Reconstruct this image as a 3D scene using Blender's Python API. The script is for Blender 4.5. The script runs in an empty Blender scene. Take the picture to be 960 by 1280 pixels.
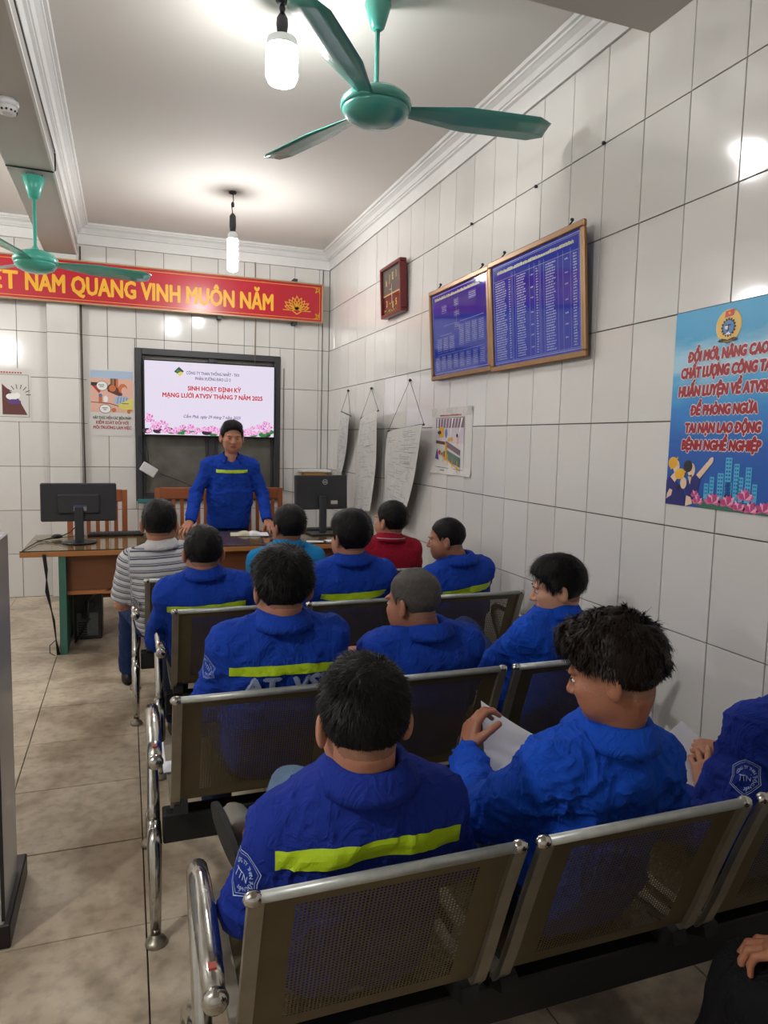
import bpy, math, random, unicodedata
import numpy as np
from mathutils import Vector, Matrix
from mathutils.bvhtree import BVHTree

# ---------------------------------------------------------------- camera, world, exposure
S = bpy.context.scene
COL = S.collection
random.seed(7)
PI = math.pi

cam_d = bpy.data.cameras.new('camera')
cam = bpy.data.objects.new('camera', cam_d)
COL.objects.link(cam)
S.camera = cam
CR = Vector((0.94028107, -0.33961542, 0.0230841))
CU = Vector((0.01201399, 0.10088232, 0.99482582))
CF = Vector((0.34018697, 0.93513856, -0.09893787))
m3 = Matrix((CR, CU, -CF)).transposed()
cam.matrix_world = Matrix.Translation((0, 0, 1.4984)) @ m3.to_4x4()
cam_d.sensor_fit = 'HORIZONTAL'
cam_d.sensor_width = 36.0
cam_d.lens = 36.0 * 887.23 / 960.0
cam_d.clip_start = 0.02

w = bpy.data.worlds.new('world')
S.world = w
w.use_nodes = True
w.node_tree.nodes['Background'].inputs[0].default_value = (0.75, 0.82, 0.9, 1)
w.node_tree.nodes['Background'].inputs[1].default_value = 0.6

vs = S.view_settings
S.display_settings.display_device = 'sRGB'
vs.view_transform = 'Standard'
vs.look = 'None'
vs.exposure = 0.35
vs.gamma = 1.0
vs.use_curve_mapping = False

BULB_MAIN = 78.0
BULB_SMALL = 130.0
BULB_LEFT = 290.0
ADDED_REAR = 390.0

# ---------------------------------------------------------------- helpers
def srgb(r, g, b):
    def f(c):
        c /= 255.0
        return c / 12.92 if c <= 0.04045 else ((c + 0.055) / 1.055) ** 2.4
    return (f(r), f(g), f(b), 1.0)

MATS = {}
def mat(name, col=(0.8, 0.8, 0.8, 1), rough=0.5, metal=0.0, noise=0.0, nscale=8.0, bump=0.0, bscale=60.0,
        emit=0.0, spec=0.5, coat=0.0, stretch=None, vary=0.0, trans=0.0, rnoise=0.0):
    if name in MATS:
        return MATS[name]
    m = bpy.data.materials.new(name)
    m.use_nodes = True
    nt = m.node_tree
    b = nt.nodes['Principled BSDF']
    b.inputs['Base Color'].default_value = col
    b.inputs['Roughness'].default_value = rough
    b.inputs['Metallic'].default_value = metal
    b.inputs['Specular IOR Level'].default_value = spec
    b.inputs['Coat Weight'].default_value = coat
    b.inputs['Transmission Weight'].default_value = trans
    if emit:
        b.inputs['Emission Color'].default_value = col
        b.inputs['Emission Strength'].default_value = emit
        b.inputs['Base Color'].default_value = (0.01, 0.01, 0.01, 1)
        noise = vary = 0
    tc = nt.nodes.new('ShaderNodeTexCoord')
    mp = nt.nodes.new('ShaderNodeMapping')
    nt.links.new(tc.outputs['Object'], mp.inputs[0])
    if stretch:
        mp.inputs['Scale'].default_value = stretch
    last = None
    if noise or rnoise:
        n = nt.nodes.new('ShaderNodeTexNoise')
        n.inputs['Scale'].default_value = nscale
        n.inputs['Detail'].default_value = 6
        nt.links.new(mp.outputs[0], n.inputs['Vector'])
    if noise:
        hs = nt.nodes.new('ShaderNodeMix'); hs.data_type = 'RGBA'
        hs.inputs[6].default_value = tuple(max(0, c * (1 - noise)) for c in col[:3]) + (1,)
        hs.inputs[7].default_value = tuple(min(1, c * (1 + noise)) for c in col[:3]) + (1,)
        nt.links.new(n.outputs['Fac'], hs.inputs[0])
        last = hs.outputs[2]
    if vary:
        oi = nt.nodes.new('ShaderNodeObjectInfo')
        hv = nt.nodes.new('ShaderNodeHueSaturation')
        mr = nt.nodes.new('ShaderNodeMapRange')
        mr.inputs[3].default_value = 1 - vary; mr.inputs[4].default_value = 1 + vary
        nt.links.new(oi.outputs['Random'], mr.inputs[0])
        nt.links.new(mr.outputs[0], hv.inputs['Value'])
        if last: nt.links.new(last, hv.inputs['Color'])
        else: hv.inputs['Color'].default_value = col
        last = hv.outputs[0]
    if last:
        nt.links.new(last, b.inputs['Base Color'])
    if rnoise:
        mr = nt.nodes.new('ShaderNodeMapRange')
        mr.inputs[1].default_value = 0.3; mr.inputs[2].default_value = 0.7
        mr.inputs[3].default_value = max(0, rough - rnoise); mr.inputs[4].default_value = rough + rnoise
        nt.links.new(n.outputs['Fac'], mr.inputs[0]); nt.links.new(mr.outputs[0], b.inputs['Roughness'])
    if bump:
        n2 = nt.nodes.new('ShaderNodeTexNoise'); n2.inputs['Scale'].default_value = bscale
        n2.inputs['Detail'].default_value = 4
        nt.links.new(mp.outputs[0], n2.inputs['Vector'])
        bp = nt.nodes.new('ShaderNodeBump'); bp.inputs['Strength'].default_value = bump
        bp.inputs['Distance'].default_value = 0.01
        nt.links.new(n2.outputs['Fac'], bp.inputs['Height'])
        nt.links.new(bp.outputs[0], b.inputs['Normal'])
    MATS[name] = m
    return m

def tag(o, label=None, cat=None, group=None, kind=None):
    if label: o['label'] = label
    if cat: o['category'] = cat
    if group: o['group'] = group
    if kind: o['kind'] = kind
    return o

def empty(name, loc=(0, 0, 0), rz=0.0, label=None, cat=None, group=None, parent=None):
    o = bpy.data.objects.new(name, None)
    o.empty_display_size = 0.1
    COL.objects.link(o)
    o.location = loc; o.rotation_euler = (0, 0, rz)
    if parent: o.parent = parent
    return tag(o, label, cat, group)

def link(name, me, parent=None, loc=None, rot=None):
    o = bpy.data.objects.new(name, me)
    COL.objects.link(o)
    if parent: o.parent = parent
    if loc is not None: o.location = loc
    if rot is not None: o.rotation_euler = rot
    return o

def children(o):
    return [c for c in ALLCH.get(o.name, [])]

def copy_tree(o, parent=None):
    c = o.copy(); COL.objects.link(c)
    if parent: c.parent = parent
    for ch in list(o.children):
        copy_tree(ch, c)
    return c

class MB:
    def __init__(s):
        s.v = []; s.f = []; s.m = []; s.sm = []; s.cur = 0
    def add(s, vs, fs, smooth=False):
        k = len(s.v)
        s.v += [tuple(v) for v in vs]
        for f in fs:
            s.f.append(tuple(i + k for i in f)); s.m.append(s.cur); s.sm.append(smooth)
        return s
    def box(s, a, b, M=None):
        x0, y0, z0 = a; x1, y1, z1 = b
        vs = [(x0,y0,z0),(x1,y0,z0),(x1,y1,z0),(x0,y1,z0),(x0,y0,z1),(x1,y0,z1),(x1,y1,z1),(x0,y1,z1)]
        if M is not None: vs = [M @ Vector(v) for v in vs]
        return s.add(vs, [(0,3,2,1),(4,5,6,7),(0,1,5,4),(1,2,6,5),(2,3,7,6),(3,0,4,7)])
    def bbox(s, a, b, c=0.004, M=None):
        """box with chamfered edges"""
        x0, y0, z0 = a; x1, y1, z1 = b
        P = {}
        vs = []
        for ix, X in enumerate((x0, x1)):
            for iy, Y in enumerate((y0, y1)):
                for iz, Z in enumerate((z0, z1)):
                    sx = c if ix == 0 else -c; sy = c if iy == 0 else -c; sz = c if iz == 0 else -c
                    P[ix,iy,iz,0] = len(vs); vs.append((X, Y + sy, Z + sz))
                    P[ix,iy,iz,1] = len(vs); vs.append((X + sx, Y, Z + sz))
                    P[ix,iy,iz,2] = len(vs); vs.append((X + sx, Y + sy, Z))
        fs = []
        for ix in (0, 1):
            q = [P[ix,0,0,0], P[ix,1,0,0], P[ix,1,1,0], P[ix,0,1,0]]; fs.append(q if ix else q[::-1])
        for iy in (0, 1):
            q = [P[0,iy,0,1], P[0,iy,1,1], P[1,iy,1,1], P[1,iy,0,1]]; fs.append(q if iy else q[::-1])
        for iz in (0, 1):
            q = [P[0,0,iz,2], P[1,0,iz,2], P[1,1,iz,2], P[0,1,iz,2]]; fs.append(q if iz else q[::-1])
        for a_ in (0, 1):
            for b_ in (0, 1):
                fs.append((P[a_,b_,0,0], P[a_,b_,1,0], P[a_,b_,1,1], P[a_,b_,0,1]))
                fs.append((P[a_,0,b_,0], P[a_,1,b_,0], P[a_,1,b_,2], P[a_,0,b_,2]))
                fs.append((P[0,a_,b_,1], P[1,a_,b_,1], P[1,a_,b_,2], P[0,a_,b_,2]))
                for c_ in (0, 1):
                    fs.append((P[a_,b_,c_,0], P[a_,b_,c_,1], P[a_,b_,c_,2]))
        if M is not None: vs = [M @ Vector(v) for v in vs]
        return s.add(vs, fs)
    def tube(s, pts, r, seg=10, cap=True, flat=None):
        pts = [Vector(p) for p in pts]; n = len(pts)
        rr = r if isinstance(r, (list, tuple)) else [r] * n
        t = [(pts[min(i + 1, n - 1)] - pts[max(i - 1, 0)]).normalized() for i in range(n)]
        up = Vector((0, 0, 1)) if abs(t[0].z) < 0.9 else Vector((1, 0, 0))
        nx = t[0].cross(up).normalized()
        vs = []; fs = []
        for i in range(n):
            nx = (nx - t[i] * nx.dot(t[i])).normalized(); ny = t[i].cross(nx)
            for k in range(seg):
                a = 2 * PI * k / seg
                fy = flat if flat else 1.0
                vs.append(pts[i] + nx * math.cos(a) * rr[i] + ny * math.sin(a) * rr[i] * fy)
        for i in range(n - 1):
            for k in range(seg):
                k2 = (k + 1) % seg
                fs.append((i*seg+k, i*seg+k2, (i+1)*seg+k2, (i+1)*seg+k))
        if cap:
            fs.append(tuple(range(seg))[::-1]); fs.append(tuple((n-1)*seg + k for k in range(seg)))
        return s.add(vs, fs, True)
    def lathe(s, prof, c=(0, 0, 0), seg=24, M=None):
        """profile list of (r, z), around z axis"""
        vs = []; fs = []; n = len(prof)
        for r_, z_ in prof:
            for k in range(seg):
                a = 2 * PI * k / seg
                v = Vector((r_ * math.cos(a), r_ * math.sin(a), z_))
                if M is not None: v = M @ v
                vs.append(v + Vector(c))
        for i in range(n - 1):
            for k in range(seg):
                k2 = (k + 1) % seg
                fs.append((i*seg+k, i*seg+k2, (i+1)*seg+k2, (i+1)*seg+k))
        fs.append(tuple(range(seg))[::-1]); fs.append(tuple((n-1)*seg + k for k in range(seg)))
        return s.add(vs, fs, True)
    def ball(s, c, r, seg=12, sc=(1, 1, 1)):
        vs = []; fs = []; rings = max(4, seg // 2)
        for i in range(rings + 1):
            ph = PI * i / rings
            for k in range(seg):
                a = 2 * PI * k / seg
                vs.append((c[0] + r*sc[0]*math.sin(ph)*math.cos(a), c[1] + r*sc[1]*math.sin(ph)*math.sin(a), c[2] + r*sc[2]*math.cos(ph)))
        for i in range(rings):
            for k in range(seg):
                k2 = (k + 1) % seg
                fs.append((i*seg+k, (i+1)*seg+k, (i+1)*seg+k2, i*seg+k2))
        return s.add(vs, fs, True)
    def prism(s, poly, axis, a, b):
        """poly: 2D points; axis 'x','y','z' extruded a..b"""
        n = len(poly)
        def mk(p, t):
            if axis == 'x': return (t, p[0], p[1])
            if axis == 'y': return (p[0], t, p[1])
            return (p[0], p[1], t)
        vs = [mk(p, a) for p in poly] + [mk(p, b) for p in poly]
        fs = [tuple(range(n))[::-1], tuple(range(n, 2*n))]
        fs += [(i, (i+1) % n, n + (i+1) % n, n + i) for i in range(n)]
        return s.add(vs, fs)
    def mesh(s, name, mats):
        me = bpy.data.meshes.new(name)
        me.from_pydata(s.v, [], s.f)
        if not isinstance(mats, (list, tuple)): mats = [mats]
        for m in mats: me.materials.append(m)
        if len(mats) > 1: me.polygons.foreach_set('material_index', s.m)
        me.polygons.foreach_set('use_smooth', s.sm)
        me.update()
        return me
    def build(s, name, mats, parent=None, loc=None, rot=None):
        return link(name, s.mesh(name, mats), parent, loc, rot)

def fixn(me):
    import bmesh
    bm = bmesh.new(); bm.from_mesh(me)
    bmesh.ops.recalc_face_normals(bm, faces=bm.faces)
    bm.to_mesh(me); bm.free()

_tc = {}
def _raw(t, shear):
    cu = bpy.data.curves.new('lettering', 'FONT')
    cu.body = t; cu.shear = shear; cu.resolution_u = 2
    ob = bpy.data.objects.new('lettering', cu)
    COL.objects.link(ob)
    dg = bpy.context.evaluated_depsgraph_get(); dg.update()
    me = bpy.data.meshes.new_from_object(ob.evaluated_get(dg))
    vs = []; fs = []
    for p in me.polygons:          # every face keeps its own corners, so overlapping outlines can be stepped apart
        k_ = len(vs); vs += [(me.vertices[i].co.x, me.vertices[i].co.y) for i in p.vertices]; fs.append(tuple(range(k_, k_ + len(p.vertices))))
    bpy.data.objects.remove(ob); bpy.data.curves.remove(cu); bpy.data.meshes.remove(me)
    return vs, fs
_ch = {}
def _glyph(c):
    """one letter: its faces and its advance; barred D and horned O/U are composed from clean outlines"""
    if c in _ch: return _ch[c]
    if 'H' not in _ch and c != 'H':
        _glyph('H')
    mx = lambda v: max(q[0] for q in v)
    if c == 'H':
        v1, f1 = _raw('H', 0); v2, f2 = _raw('HH', 0); _ch['H'] = (v1, f1, mx(v2) - mx(v1)); return _ch['H']
    if c == ' ':
        v, f = _raw('H H', 0); v2, f2 = _raw('HH', 0); _ch[c] = ([], [], mx(v) - mx(v2)); return _ch[c]
    d = unicodedata.normalize('NFD', c); horn = '\u031b' in d; bar = c in 'Đđ'
    base = 'D' if c == 'Đ' else ('d' if c == 'đ' else unicodedata.normalize('NFC', d.replace('\u031b', '')))
    v, f = _raw(base, 0); v3, f3 = _raw('H' + base + 'H', 0); v4, f4 = _raw('HH', 0)
    adv = mx(v3) - mx(v4); v = list(v); f = list(f)
    def add(poly): k = len(v); v.extend(poly); f.append(tuple(range(k, k + len(poly))))
    if bar: add([(-0.02, 0.33), (0.30, 0.33), (0.30, 0.40), (-0.02, 0.40)])
    if horn:
        bx = mx(_raw(d[0], 0)[0]); t = 0.70 if d[0].isupper() else 0.53
        add([(bx - 0.10, t - 0.10), (bx + 0.02, t - 0.03), (bx + 0.07, t + 0.06), (bx + 0.03, t + 0.12), (bx - 0.03, t + 0.11), (bx + 0.0, t + 0.05), (bx - 0.09, t - 0.02)])
    _ch[c] = (v, f, adv); return _ch[c]
def text_geo(s, bold=0.0, shear=0.0):
    k = (s, shear)
    if k in _tc: return _tc[k]
    vs = []; fs = []; x = 0.0
    for c in s:
        v, f, adv = _glyph(c); n = len(vs)
        vs += [(a + x + b*shear, b) for a, b in v]; fs += [tuple(i + n for i in q) for q in f]; x += adv
    if not vs: vs = [(0, 0)]
    _tc[k] = (vs, fs, min(v[0] for v in vs), max(v[0] for v in vs))
    return _tc[k]

class Print:
    """flat printed matter on a plane: origin, U (right), V (up), N (towards the viewer)"""
    def __init__(s, o, U, V, N):
        s.o = Vector(o); s.U = Vector(U); s.V = Vector(V); s.N = Vector(N); s.mb = MB(); s.mats = []
    def _m(s, m):
        if m not in s.mats: s.mats.append(m)
        s.mb.cur = s.mats.index(m)
    def P(s, u, v, L): return s.o + s.U * u + s.V * v + s.N * (0.0004 * L)
    def poly(s, pts, m, L=1):
        s._m(m); s.mb.add([s.P(u, v, L) for u, v in pts], [tuple(range(len(pts)))])
    def rect(s, u0, v0, u1, v1, m, L=1): s.poly([(u0,v0),(u1,v0),(u1,v1),(u0,v1)], m, L)
    def ell(s, cu, cv, ru, rv, m, L=1, n=20, a0=0.0, rot=0.0):
        c, d = math.cos(rot), math.sin(rot)
        pts = []
        for i in range(n):
            a = a0 + 2*PI*i/n; x = ru*math.cos(a); y = rv*math.sin(a)
            pts.append((cu + x*c - y*d, cv + x*d + y*c))
        s.poly(pts, m, L)
    def line(s, pts, wd, m, L=1):
        for (a, b), (c, d) in zip(pts[:-1], pts[1:]):
            l = math.hypot(c-a, d-b) or 1e-6; nx, ny = -(d-b)/l*wd/2, (c-a)/l*wd/2
            s.poly([(a-nx,b-ny),(c-nx,d-ny),(c+nx,d+ny),(a+nx,b+ny)], m, L)
    def frame(s, u0, v0, u1, v1, wd, m, L=1):
        s.rect(u0,v0,u1,v0+wd,m,L); s.rect(u0,v1-wd,u1,v1,m,L); s.rect(u0,v0,u0+wd,v1,m,L); s.rect(u1-wd,v0,u1,v1,m,L)
    def text(s, t, u, v, h, m, L=2, width=None, align='l', bold=0.0, shear=0.0, rot=0.0):
        vs, fs, x0, x1 = text_geo(t, 0.0, shear)
        k = h / 0.7; kx = k if width is None else width / max(1e-6, x1 - x0)
        W = (x1 - x0) * kx
        off = 0 if align == 'l' else (-W/2 if align == 'c' else -W)
        s._m(m)
        c, d = math.cos(rot), math.sin(rot)
        sh = [(0, 0)] if not bold else [(0, 0)] + [(math.cos(q*PI/4)*bold*k, math.sin(q*PI/4)*bold*k) for q in range(8)]
        for i_, (dx, dy) in enumerate(sh):
            pts = []
            for j_, f_ in enumerate(fs):
                for q_ in f_:
                    x, y = vs[q_]
                    a, b = (x - x0)*kx + off + dx, y*k + dy
                    pts.append(s.P(u + a*c - b*d, v + a*d + b*c, L + 0.16*i_ + 0.02*(j_ % 8)))
            s.mb.add(pts, fs)
        return W
    def build(s, name, parent=None):
        return s.mb.build(name, s.mats, parent)

# ---------------------------------------------------------------- materials of the shell
M_TILE = mat('glazed_tile', srgb(212, 210, 206), rough=0.10, vary=0.035, noise=0.03, nscale=5, bump=0.02, bscale=5)
M_GROUT = mat('grout', srgb(84, 76, 68), rough=0.9)
M_CEIL = mat('ceiling_paint', srgb(214, 210, 205), rough=0.8, noise=0.04, nscale=1.5)
M_PLASTER = mat('plaster_white', srgb(222, 222, 220), rough=0.6, noise=0.05, nscale=14)
M_BEAM = mat('beam_paint', srgb(186, 182, 176), rough=0.8, noise=0.06, nscale=2)

def floor_material():
    m = bpy.data.materials.new('floor_tile_beige'); m.use_nodes = True
    nt = m.node_tree; b = nt.nodes['Principled BSDF']
    tc = nt.nodes.new('ShaderNodeTexCoord'); oi = nt.nodes.new('ShaderNodeObjectInfo')
    ad = nt.nodes.new('ShaderNodeVectorMath'); ad.operation = 'ADD'
    nt.links.new(tc.outputs['Object'], ad.inputs[0])
    sc = nt.nodes.new('ShaderNodeVectorMath'); sc.operation = 'SCALE'; sc.inputs[3].default_value = 1.0
    nt.links.new(oi.outputs['Location'], sc.inputs[0]); nt.links.new(sc.outputs[0], ad.inputs[1])
    n1 = nt.nodes.new('ShaderNodeTexNoise'); n1.inputs['Scale'].default_value = 2.2; n1.inputs['Detail'].default_value = 8
    n1.inputs['Distortion'].default_value = 1.2
    n2 = nt.nodes.new('ShaderNodeTexNoise'); n2.inputs['Scale'].default_value = 22; n2.inputs['Detail'].default_value = 8
    n3 = nt.nodes.new('ShaderNodeTexNoise'); n3.inputs['Scale'].default_value = 1.1; n3.inputs['Detail'].default_value = 6
    for n in (n1, n2, n3): nt.links.new(ad.outputs[0], n.inputs['Vector'])
    cr = nt.nodes.new('ShaderNodeValToRGB')
    cr.color_ramp.elements[0].position = 0.36; cr.color_ramp.elements[0].color = srgb(160, 142, 120)
    cr.color_ramp.elements[1].position = 0.62; cr.color_ramp.elements[1].color = srgb(206, 192, 170)
    nt.links.new(n1.outputs['Fac'], cr.inputs[0])
    mx = nt.nodes.new('ShaderNodeMix'); mx.data_type = 'RGBA'; mx.blend_type = 'MULTIPLY'; mx.inputs[0].default_value = 0.6
    cr2 = nt.nodes.new('ShaderNodeValToRGB')
    cr2.color_ramp.elements[0].position = 0.3; cr2.color_ramp.elements[0].color = (0.55, 0.52, 0.5, 1)
    cr2.color_ramp.elements[1].position = 0.55; cr2.color_ramp.elements[1].color = (1, 1, 1, 1)
    nt.links.new(n2.outputs['Fac'], cr2.inputs[0])
    nt.links.new(cr.outputs[0], mx.inputs[6]); nt.links.new(cr2.outputs[0], mx.inputs[7])
    # dark scuffs
    cr3 = nt.nodes.new('ShaderNodeValToRGB')
    cr3.color_ramp.elements[0].position = 0.33; cr3.color_ramp.elements[0].color = (0.5, 0.46, 0.42, 1)
    cr3.color_ramp.elements[1].position = 0.47; cr3.color_ramp.elements[1].color = (1, 1, 1, 1)
    nt.links.new(n3.outputs['Fac'], cr3.inputs[0])
    mx2 = nt.nodes.new('ShaderNodeMix'); mx2.data_type = 'RGBA'; mx2.blend_type = 'MULTIPLY'; mx2.inputs[0].default_value = 0.8
    nt.links.new(mx.outputs[2], mx2.inputs[6]); nt.links.new(cr3.outputs[0], mx2.inputs[7])
    nt.links.new(mx2.outputs[2], b.inputs['Base Color'])
    mr = nt.nodes.new('ShaderNodeMapRange'); mr.inputs[3].default_value = 0.22; mr.inputs[4].default_value = 0.5
    nt.links.new(n1.outputs['Fac'], mr.inputs[0]); nt.links.new(mr.outputs[0], b.inputs['Roughness'])
    bp = nt.nodes.new('ShaderNodeBump'); bp.inputs['Strength'].default_value = 0.08; bp.inputs['Distance'].default_value = 0.004
    nt.links.new(n2.outputs['Fac'], bp.inputs['Height']); nt.links.new(bp.outputs[0], b.inputs['Normal'])
    return m
M_FLOOR = floor_material()

# ---------------------------------------------------------------- setting
XR, YB, ZC = 1.9593, 7.1408, 3.37
XL, YF = -3.6, -2.6

fl = MB().box((XL, YF, -0.12), (XR + 0.2, YB + 0.2, -0.008)).build('floor', M_GROUT); tag(fl, kind='structure')
def slab_mesh(w_, d_, h_, m, c=0.002):
    mb = MB()
    mb.add([(0,0,-h_),(w_,0,-h_),(w_,d_,-h_),(0,d_,-h_),(0,0,-c),(w_,0,-c),(w_,d_,-c),(0,d_,-c),(c,c,0),(w_-c,c,0),(w_-c,d_-c,0),(c,d_-c,0)],
           [(0,1,5,4),(1,2,6,5),(2,3,7,6),(3,0,4,7),(4,5,9,8),(5,6,10,9),(6,7,11,10),(7,4,8,11),(8,9,10,11)])
    return mb.mesh('tile', m)
_tm = {}
def tile_mesh(w_, d_, m, h_=0.01):
    k = (round(w_, 3), round(d_, 3), m.name)
    if k not in _tm: _tm[k] = slab_mesh(w_, d_, h_, m, 0.0012)
    return _tm[k]
G = 0.0022
for i in range(-3, 5):
    for j in range(-2, 14):
        x0 = 0.04 + 0.5*i; y0 = 0.172 + 0.5*j
        x1 = min(x0 + 0.5, XR); y1 = min(y0 + 0.5, YB)
        if x1 - x0 < 0.02 or y1 - y0 < 0.02: continue
        o = link('tile', tile_mesh(x1 - x0 - 2*G, y1 - y0 - 2*G, M_FLOOR, 0.008), fl, (x0 + G, y0 + G, random.uniform(-0.0008, 0.0008)))
tk = MB(); tk.box((XL, YF, -0.01), (-1.465, YB, 0)); tk.box((-1.465, YF, -0.01), (XR, -0.83, 0))
o = tk.build('plain_paving', M_FLOOR, fl)

# right wall
wr = MB().box((XR + 0.009, YF, 0), (XR + 0.2, YB + 0.2, ZC + 0.1)).build('wall_right', M_GROUT); tag(wr, kind='structure')
RT = Matrix(((0, 0, -1), (-1, 0, 0), (0, 1, 0)))   # tile local x -> -y, y -> z, normal -> -x
ROT_R = RT.to_euler()
for i in range(-9, 20):
    for j in range(-4, 4):
        ya = 2.2016 + 0.25*i; yb = min(ya + 0.25, YB - 0.002)
        za = 1.6 - 0.4*(j + 1); zb = za + 0.4
        if yb - ya < 0.015: continue
        link('tile', tile_mesh(yb - ya - 2*G, 0.4 - 2*G, M_TILE), wr,
             (XR + random.uniform(-0.0006, 0.0006), yb - G, za + G), ROT_R)
pl = MB(); pl.box((XR - 0.001, YF, 3.2), (XR + 0.02, YB, ZC)); pl.box((XR - 0.001, YF, 0), (XR + 0.02, -0.05, 3.2))
pl.build('plaster_band', M_PLASTER, wr)

# back wall with the window hole
WX0, WX1, WZ0, WZ1 = 0.085, 1.455, 0.88, 2.315
wb = MB()
y0, y1 = YB + 0.009, YB + 0.2
for a, b in (((XL, y0, 0), (WX0, y1, ZC)), ((WX1, y0, 0), (XR + 0.2, y1, ZC)), ((WX0, y0, 0), (WX1, y1, WZ0)), ((WX0, y0, WZ1), (WX1, y1, ZC))):
    wb.box(a, b)
wb = wb.build('wall_back', M_GROUT); tag(wb, kind='structure')
RB = Matrix(((1, 0, 0), (0, 0, -1), (0, 1, 0)))
ROT_B = RB.to_euler()
def clip_rects(x0, x1, z0, z1):
    if x1 <= WX0 or x0 >= WX1 or z1 <= WZ0 or z0 >= WZ1: return [(x0, x1, z0, z1)]
    out = []
    if x0 < WX0: out.append((x0, WX0, z0, z1))
    if x1 > WX1: out.append((WX1, x1, z0, z1))
    a, b = max(x0, WX0), min(x1, WX1)
    if z0 < WZ0: out.append((a, b, z0, WZ0))
    if z1 > WZ1: out.append((a, b, WZ1, z1))
    return out
for i in range(-1, 21):
    for j in range(-4, 4):
        xb = 1.8484 - 0.25*i; xa = xb - 0.25; xb = min(xb, XR - 0.002)
        za = 1.6 - 0.4*(j + 1)
        for (a, b, c, d) in clip_rects(xa, xb, za, za + 0.4):
            if b - a < 0.012 or d - c < 0.012: continue
            link('tile', tile_mesh(b - a - 2*G, d - c - 2*G, M_TILE), wb, (a + G, YB + random.uniform(-0.0006, 0.0006), c + G), ROT_B)
MB().box((XL, YB - 0.001, 3.2), (XR, YB + 0.02, ZC)).build('plaster_band', M_PLASTER, wb)

# other walls of the room, out of view
o = MB().box((XL - 0.2, YF, 0), (XL, YB + 0.2, ZC)).build('wall_left', M_PLASTER); tag(o, kind='structure')
o = MB().box((XL, YF - 0.2, 0), (XR + 0.2, YF, ZC)).build('wall_front', M_PLASTER); tag(o, kind='structure')
o = MB().box((XL, YF, ZC), (XR + 0.2, YB + 0.2, ZC + 0.15)).build('ceiling', M_CEIL); tag(o, kind='structure')

# beams
bl = MB().box((-0.66, YF, 3.094), (-0.40, YB, ZC)).build('trim_1', M_BEAM); tag(bl, kind='structure')
bc = MB().box((-0.40, 1.95, 3.122), (XR, 2.447, ZC)).build('trim_2', M_BEAM); tag(bc, kind='structure')

# crown mouldings
PROF = [(0.0, 3.200), (0.012, 3.200), (0.014, 3.285), (0.030, 3.290), (0.032, 3.300), (0.040, 3.302), (0.052, 3.325), (0.075, 3.338),
        (0.082, 3.340), (0.084, 3.350), (0.100, 3.352), (0.104, 3.370), (0.0, 3.370)]
def moulding(name, path_fn):
    vs = []; n = len(PROF)
    for e in (0, 1):
        for d, z in PROF: vs.append(path_fn(e, d, z))
    fs = [(i, (i+1) % n, n + (i+1) % n, n + i) for i in range(n)] + [tuple(range(n)), tuple(range(n, 2*n))]
    me = MB().add(vs, fs).mesh(name, M_PLASTER); fixn(me)
    o = link(name, me); tag(o, kind='structure'); return o
moulding('trim_3', lambda e, d, z: (XR - d, (2.447, YB - d)[e], z))
moulding('trim_4', lambda e, d, z: ((-0.40 + d, XR - d)[e], YB - d, z))
moulding('trim_5', lambda e, d, z: (-0.40 + d, (2.447, YB - d)[e], z))
moulding('trim_6', lambda e, d, z: ((XL, -0.66 - d)[e], YB - d, z))
moulding('trim_7', lambda e, d, z: (-0.66 - d, (YF, YB - d)[e], z))
# brighter corner bead along the left beam
o = MB().box((-0.405, YF, 3.090), (-0.392, YB, 3.11)).build('trim_8', M_PLASTER); tag(o, kind='structure')

# tiled pilaster under the beam
pm = MB().box((-0.655, YB - 0.05, 0), (-0.395, YB, 3.094)).build('trim_9', M_GROUT); tag(pm, kind='structure')
for j in range(-4, 4):
    za = 1.6 - 0.4*(j + 1); h = min(0.4, 3.092 - za)
    link('tile', tile_mesh(0.26 - 2*G, h - 2*G, M_TILE), pm, (-0.655 + G, YB - 0.06, za + G), ROT_B)
    link('tile', tile_mesh(0.058 - G, h - 2*G, M_TILE), pm, (-0.3850, YB - 0.058, za + G), Matrix(((0,0,1),(1,0,0),(0,1,0))).to_euler())
# corner pipe trim at the right end of the back wall
o = MB().tube([(XR - 0.075, YB - 0.012, 0), (XR - 0.075, YB - 0.012, 3.2)], 0.004, 6).build('trim_10', mat('cable_grey', srgb(90, 86, 80), 0.6)); tag(o, kind='structure')
# ---------------------------------------------------------------- window with television
M_WFR = mat('window_frame_dark', srgb(52, 51, 55), 0.45, noise=0.15)
M_PANE = mat('dirty_pane', srgb(100, 98, 90), 0.25, noise=0.45, nscale=7)
M_BLACK = mat('black_plastic', srgb(24, 24, 28), 0.4)
M_DARK = mat('dark_grey_plastic', srgb(46, 47, 52), 0.5)
win = MB()
win.bbox((WX0, YB - 0.03, WZ0), (WX0 + 0.06, YB + 0.05, WZ1)); win.bbox((WX1 - 0.06, YB - 0.03, WZ0), (WX1, YB + 0.05, WZ1))
win.bbox((WX0 + 0.06, YB - 0.03, WZ0), (WX1 - 0.06, YB + 0.05, WZ0 + 0.045)); win.bbox((WX0 + 0.06, YB - 0.03, WZ1 - 0.06), (WX1 - 0.06, YB + 0.05, WZ1))
win = win.build('window_1', M_WFR); tag(win, kind='structure')
mb = MB(); mb.bbox((0.755, YB - 0.02, WZ0 + 0.045), (0.815, YB + 0.04, WZ1 - 0.06)); mb.build('mullion', M_WFR, win)
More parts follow.
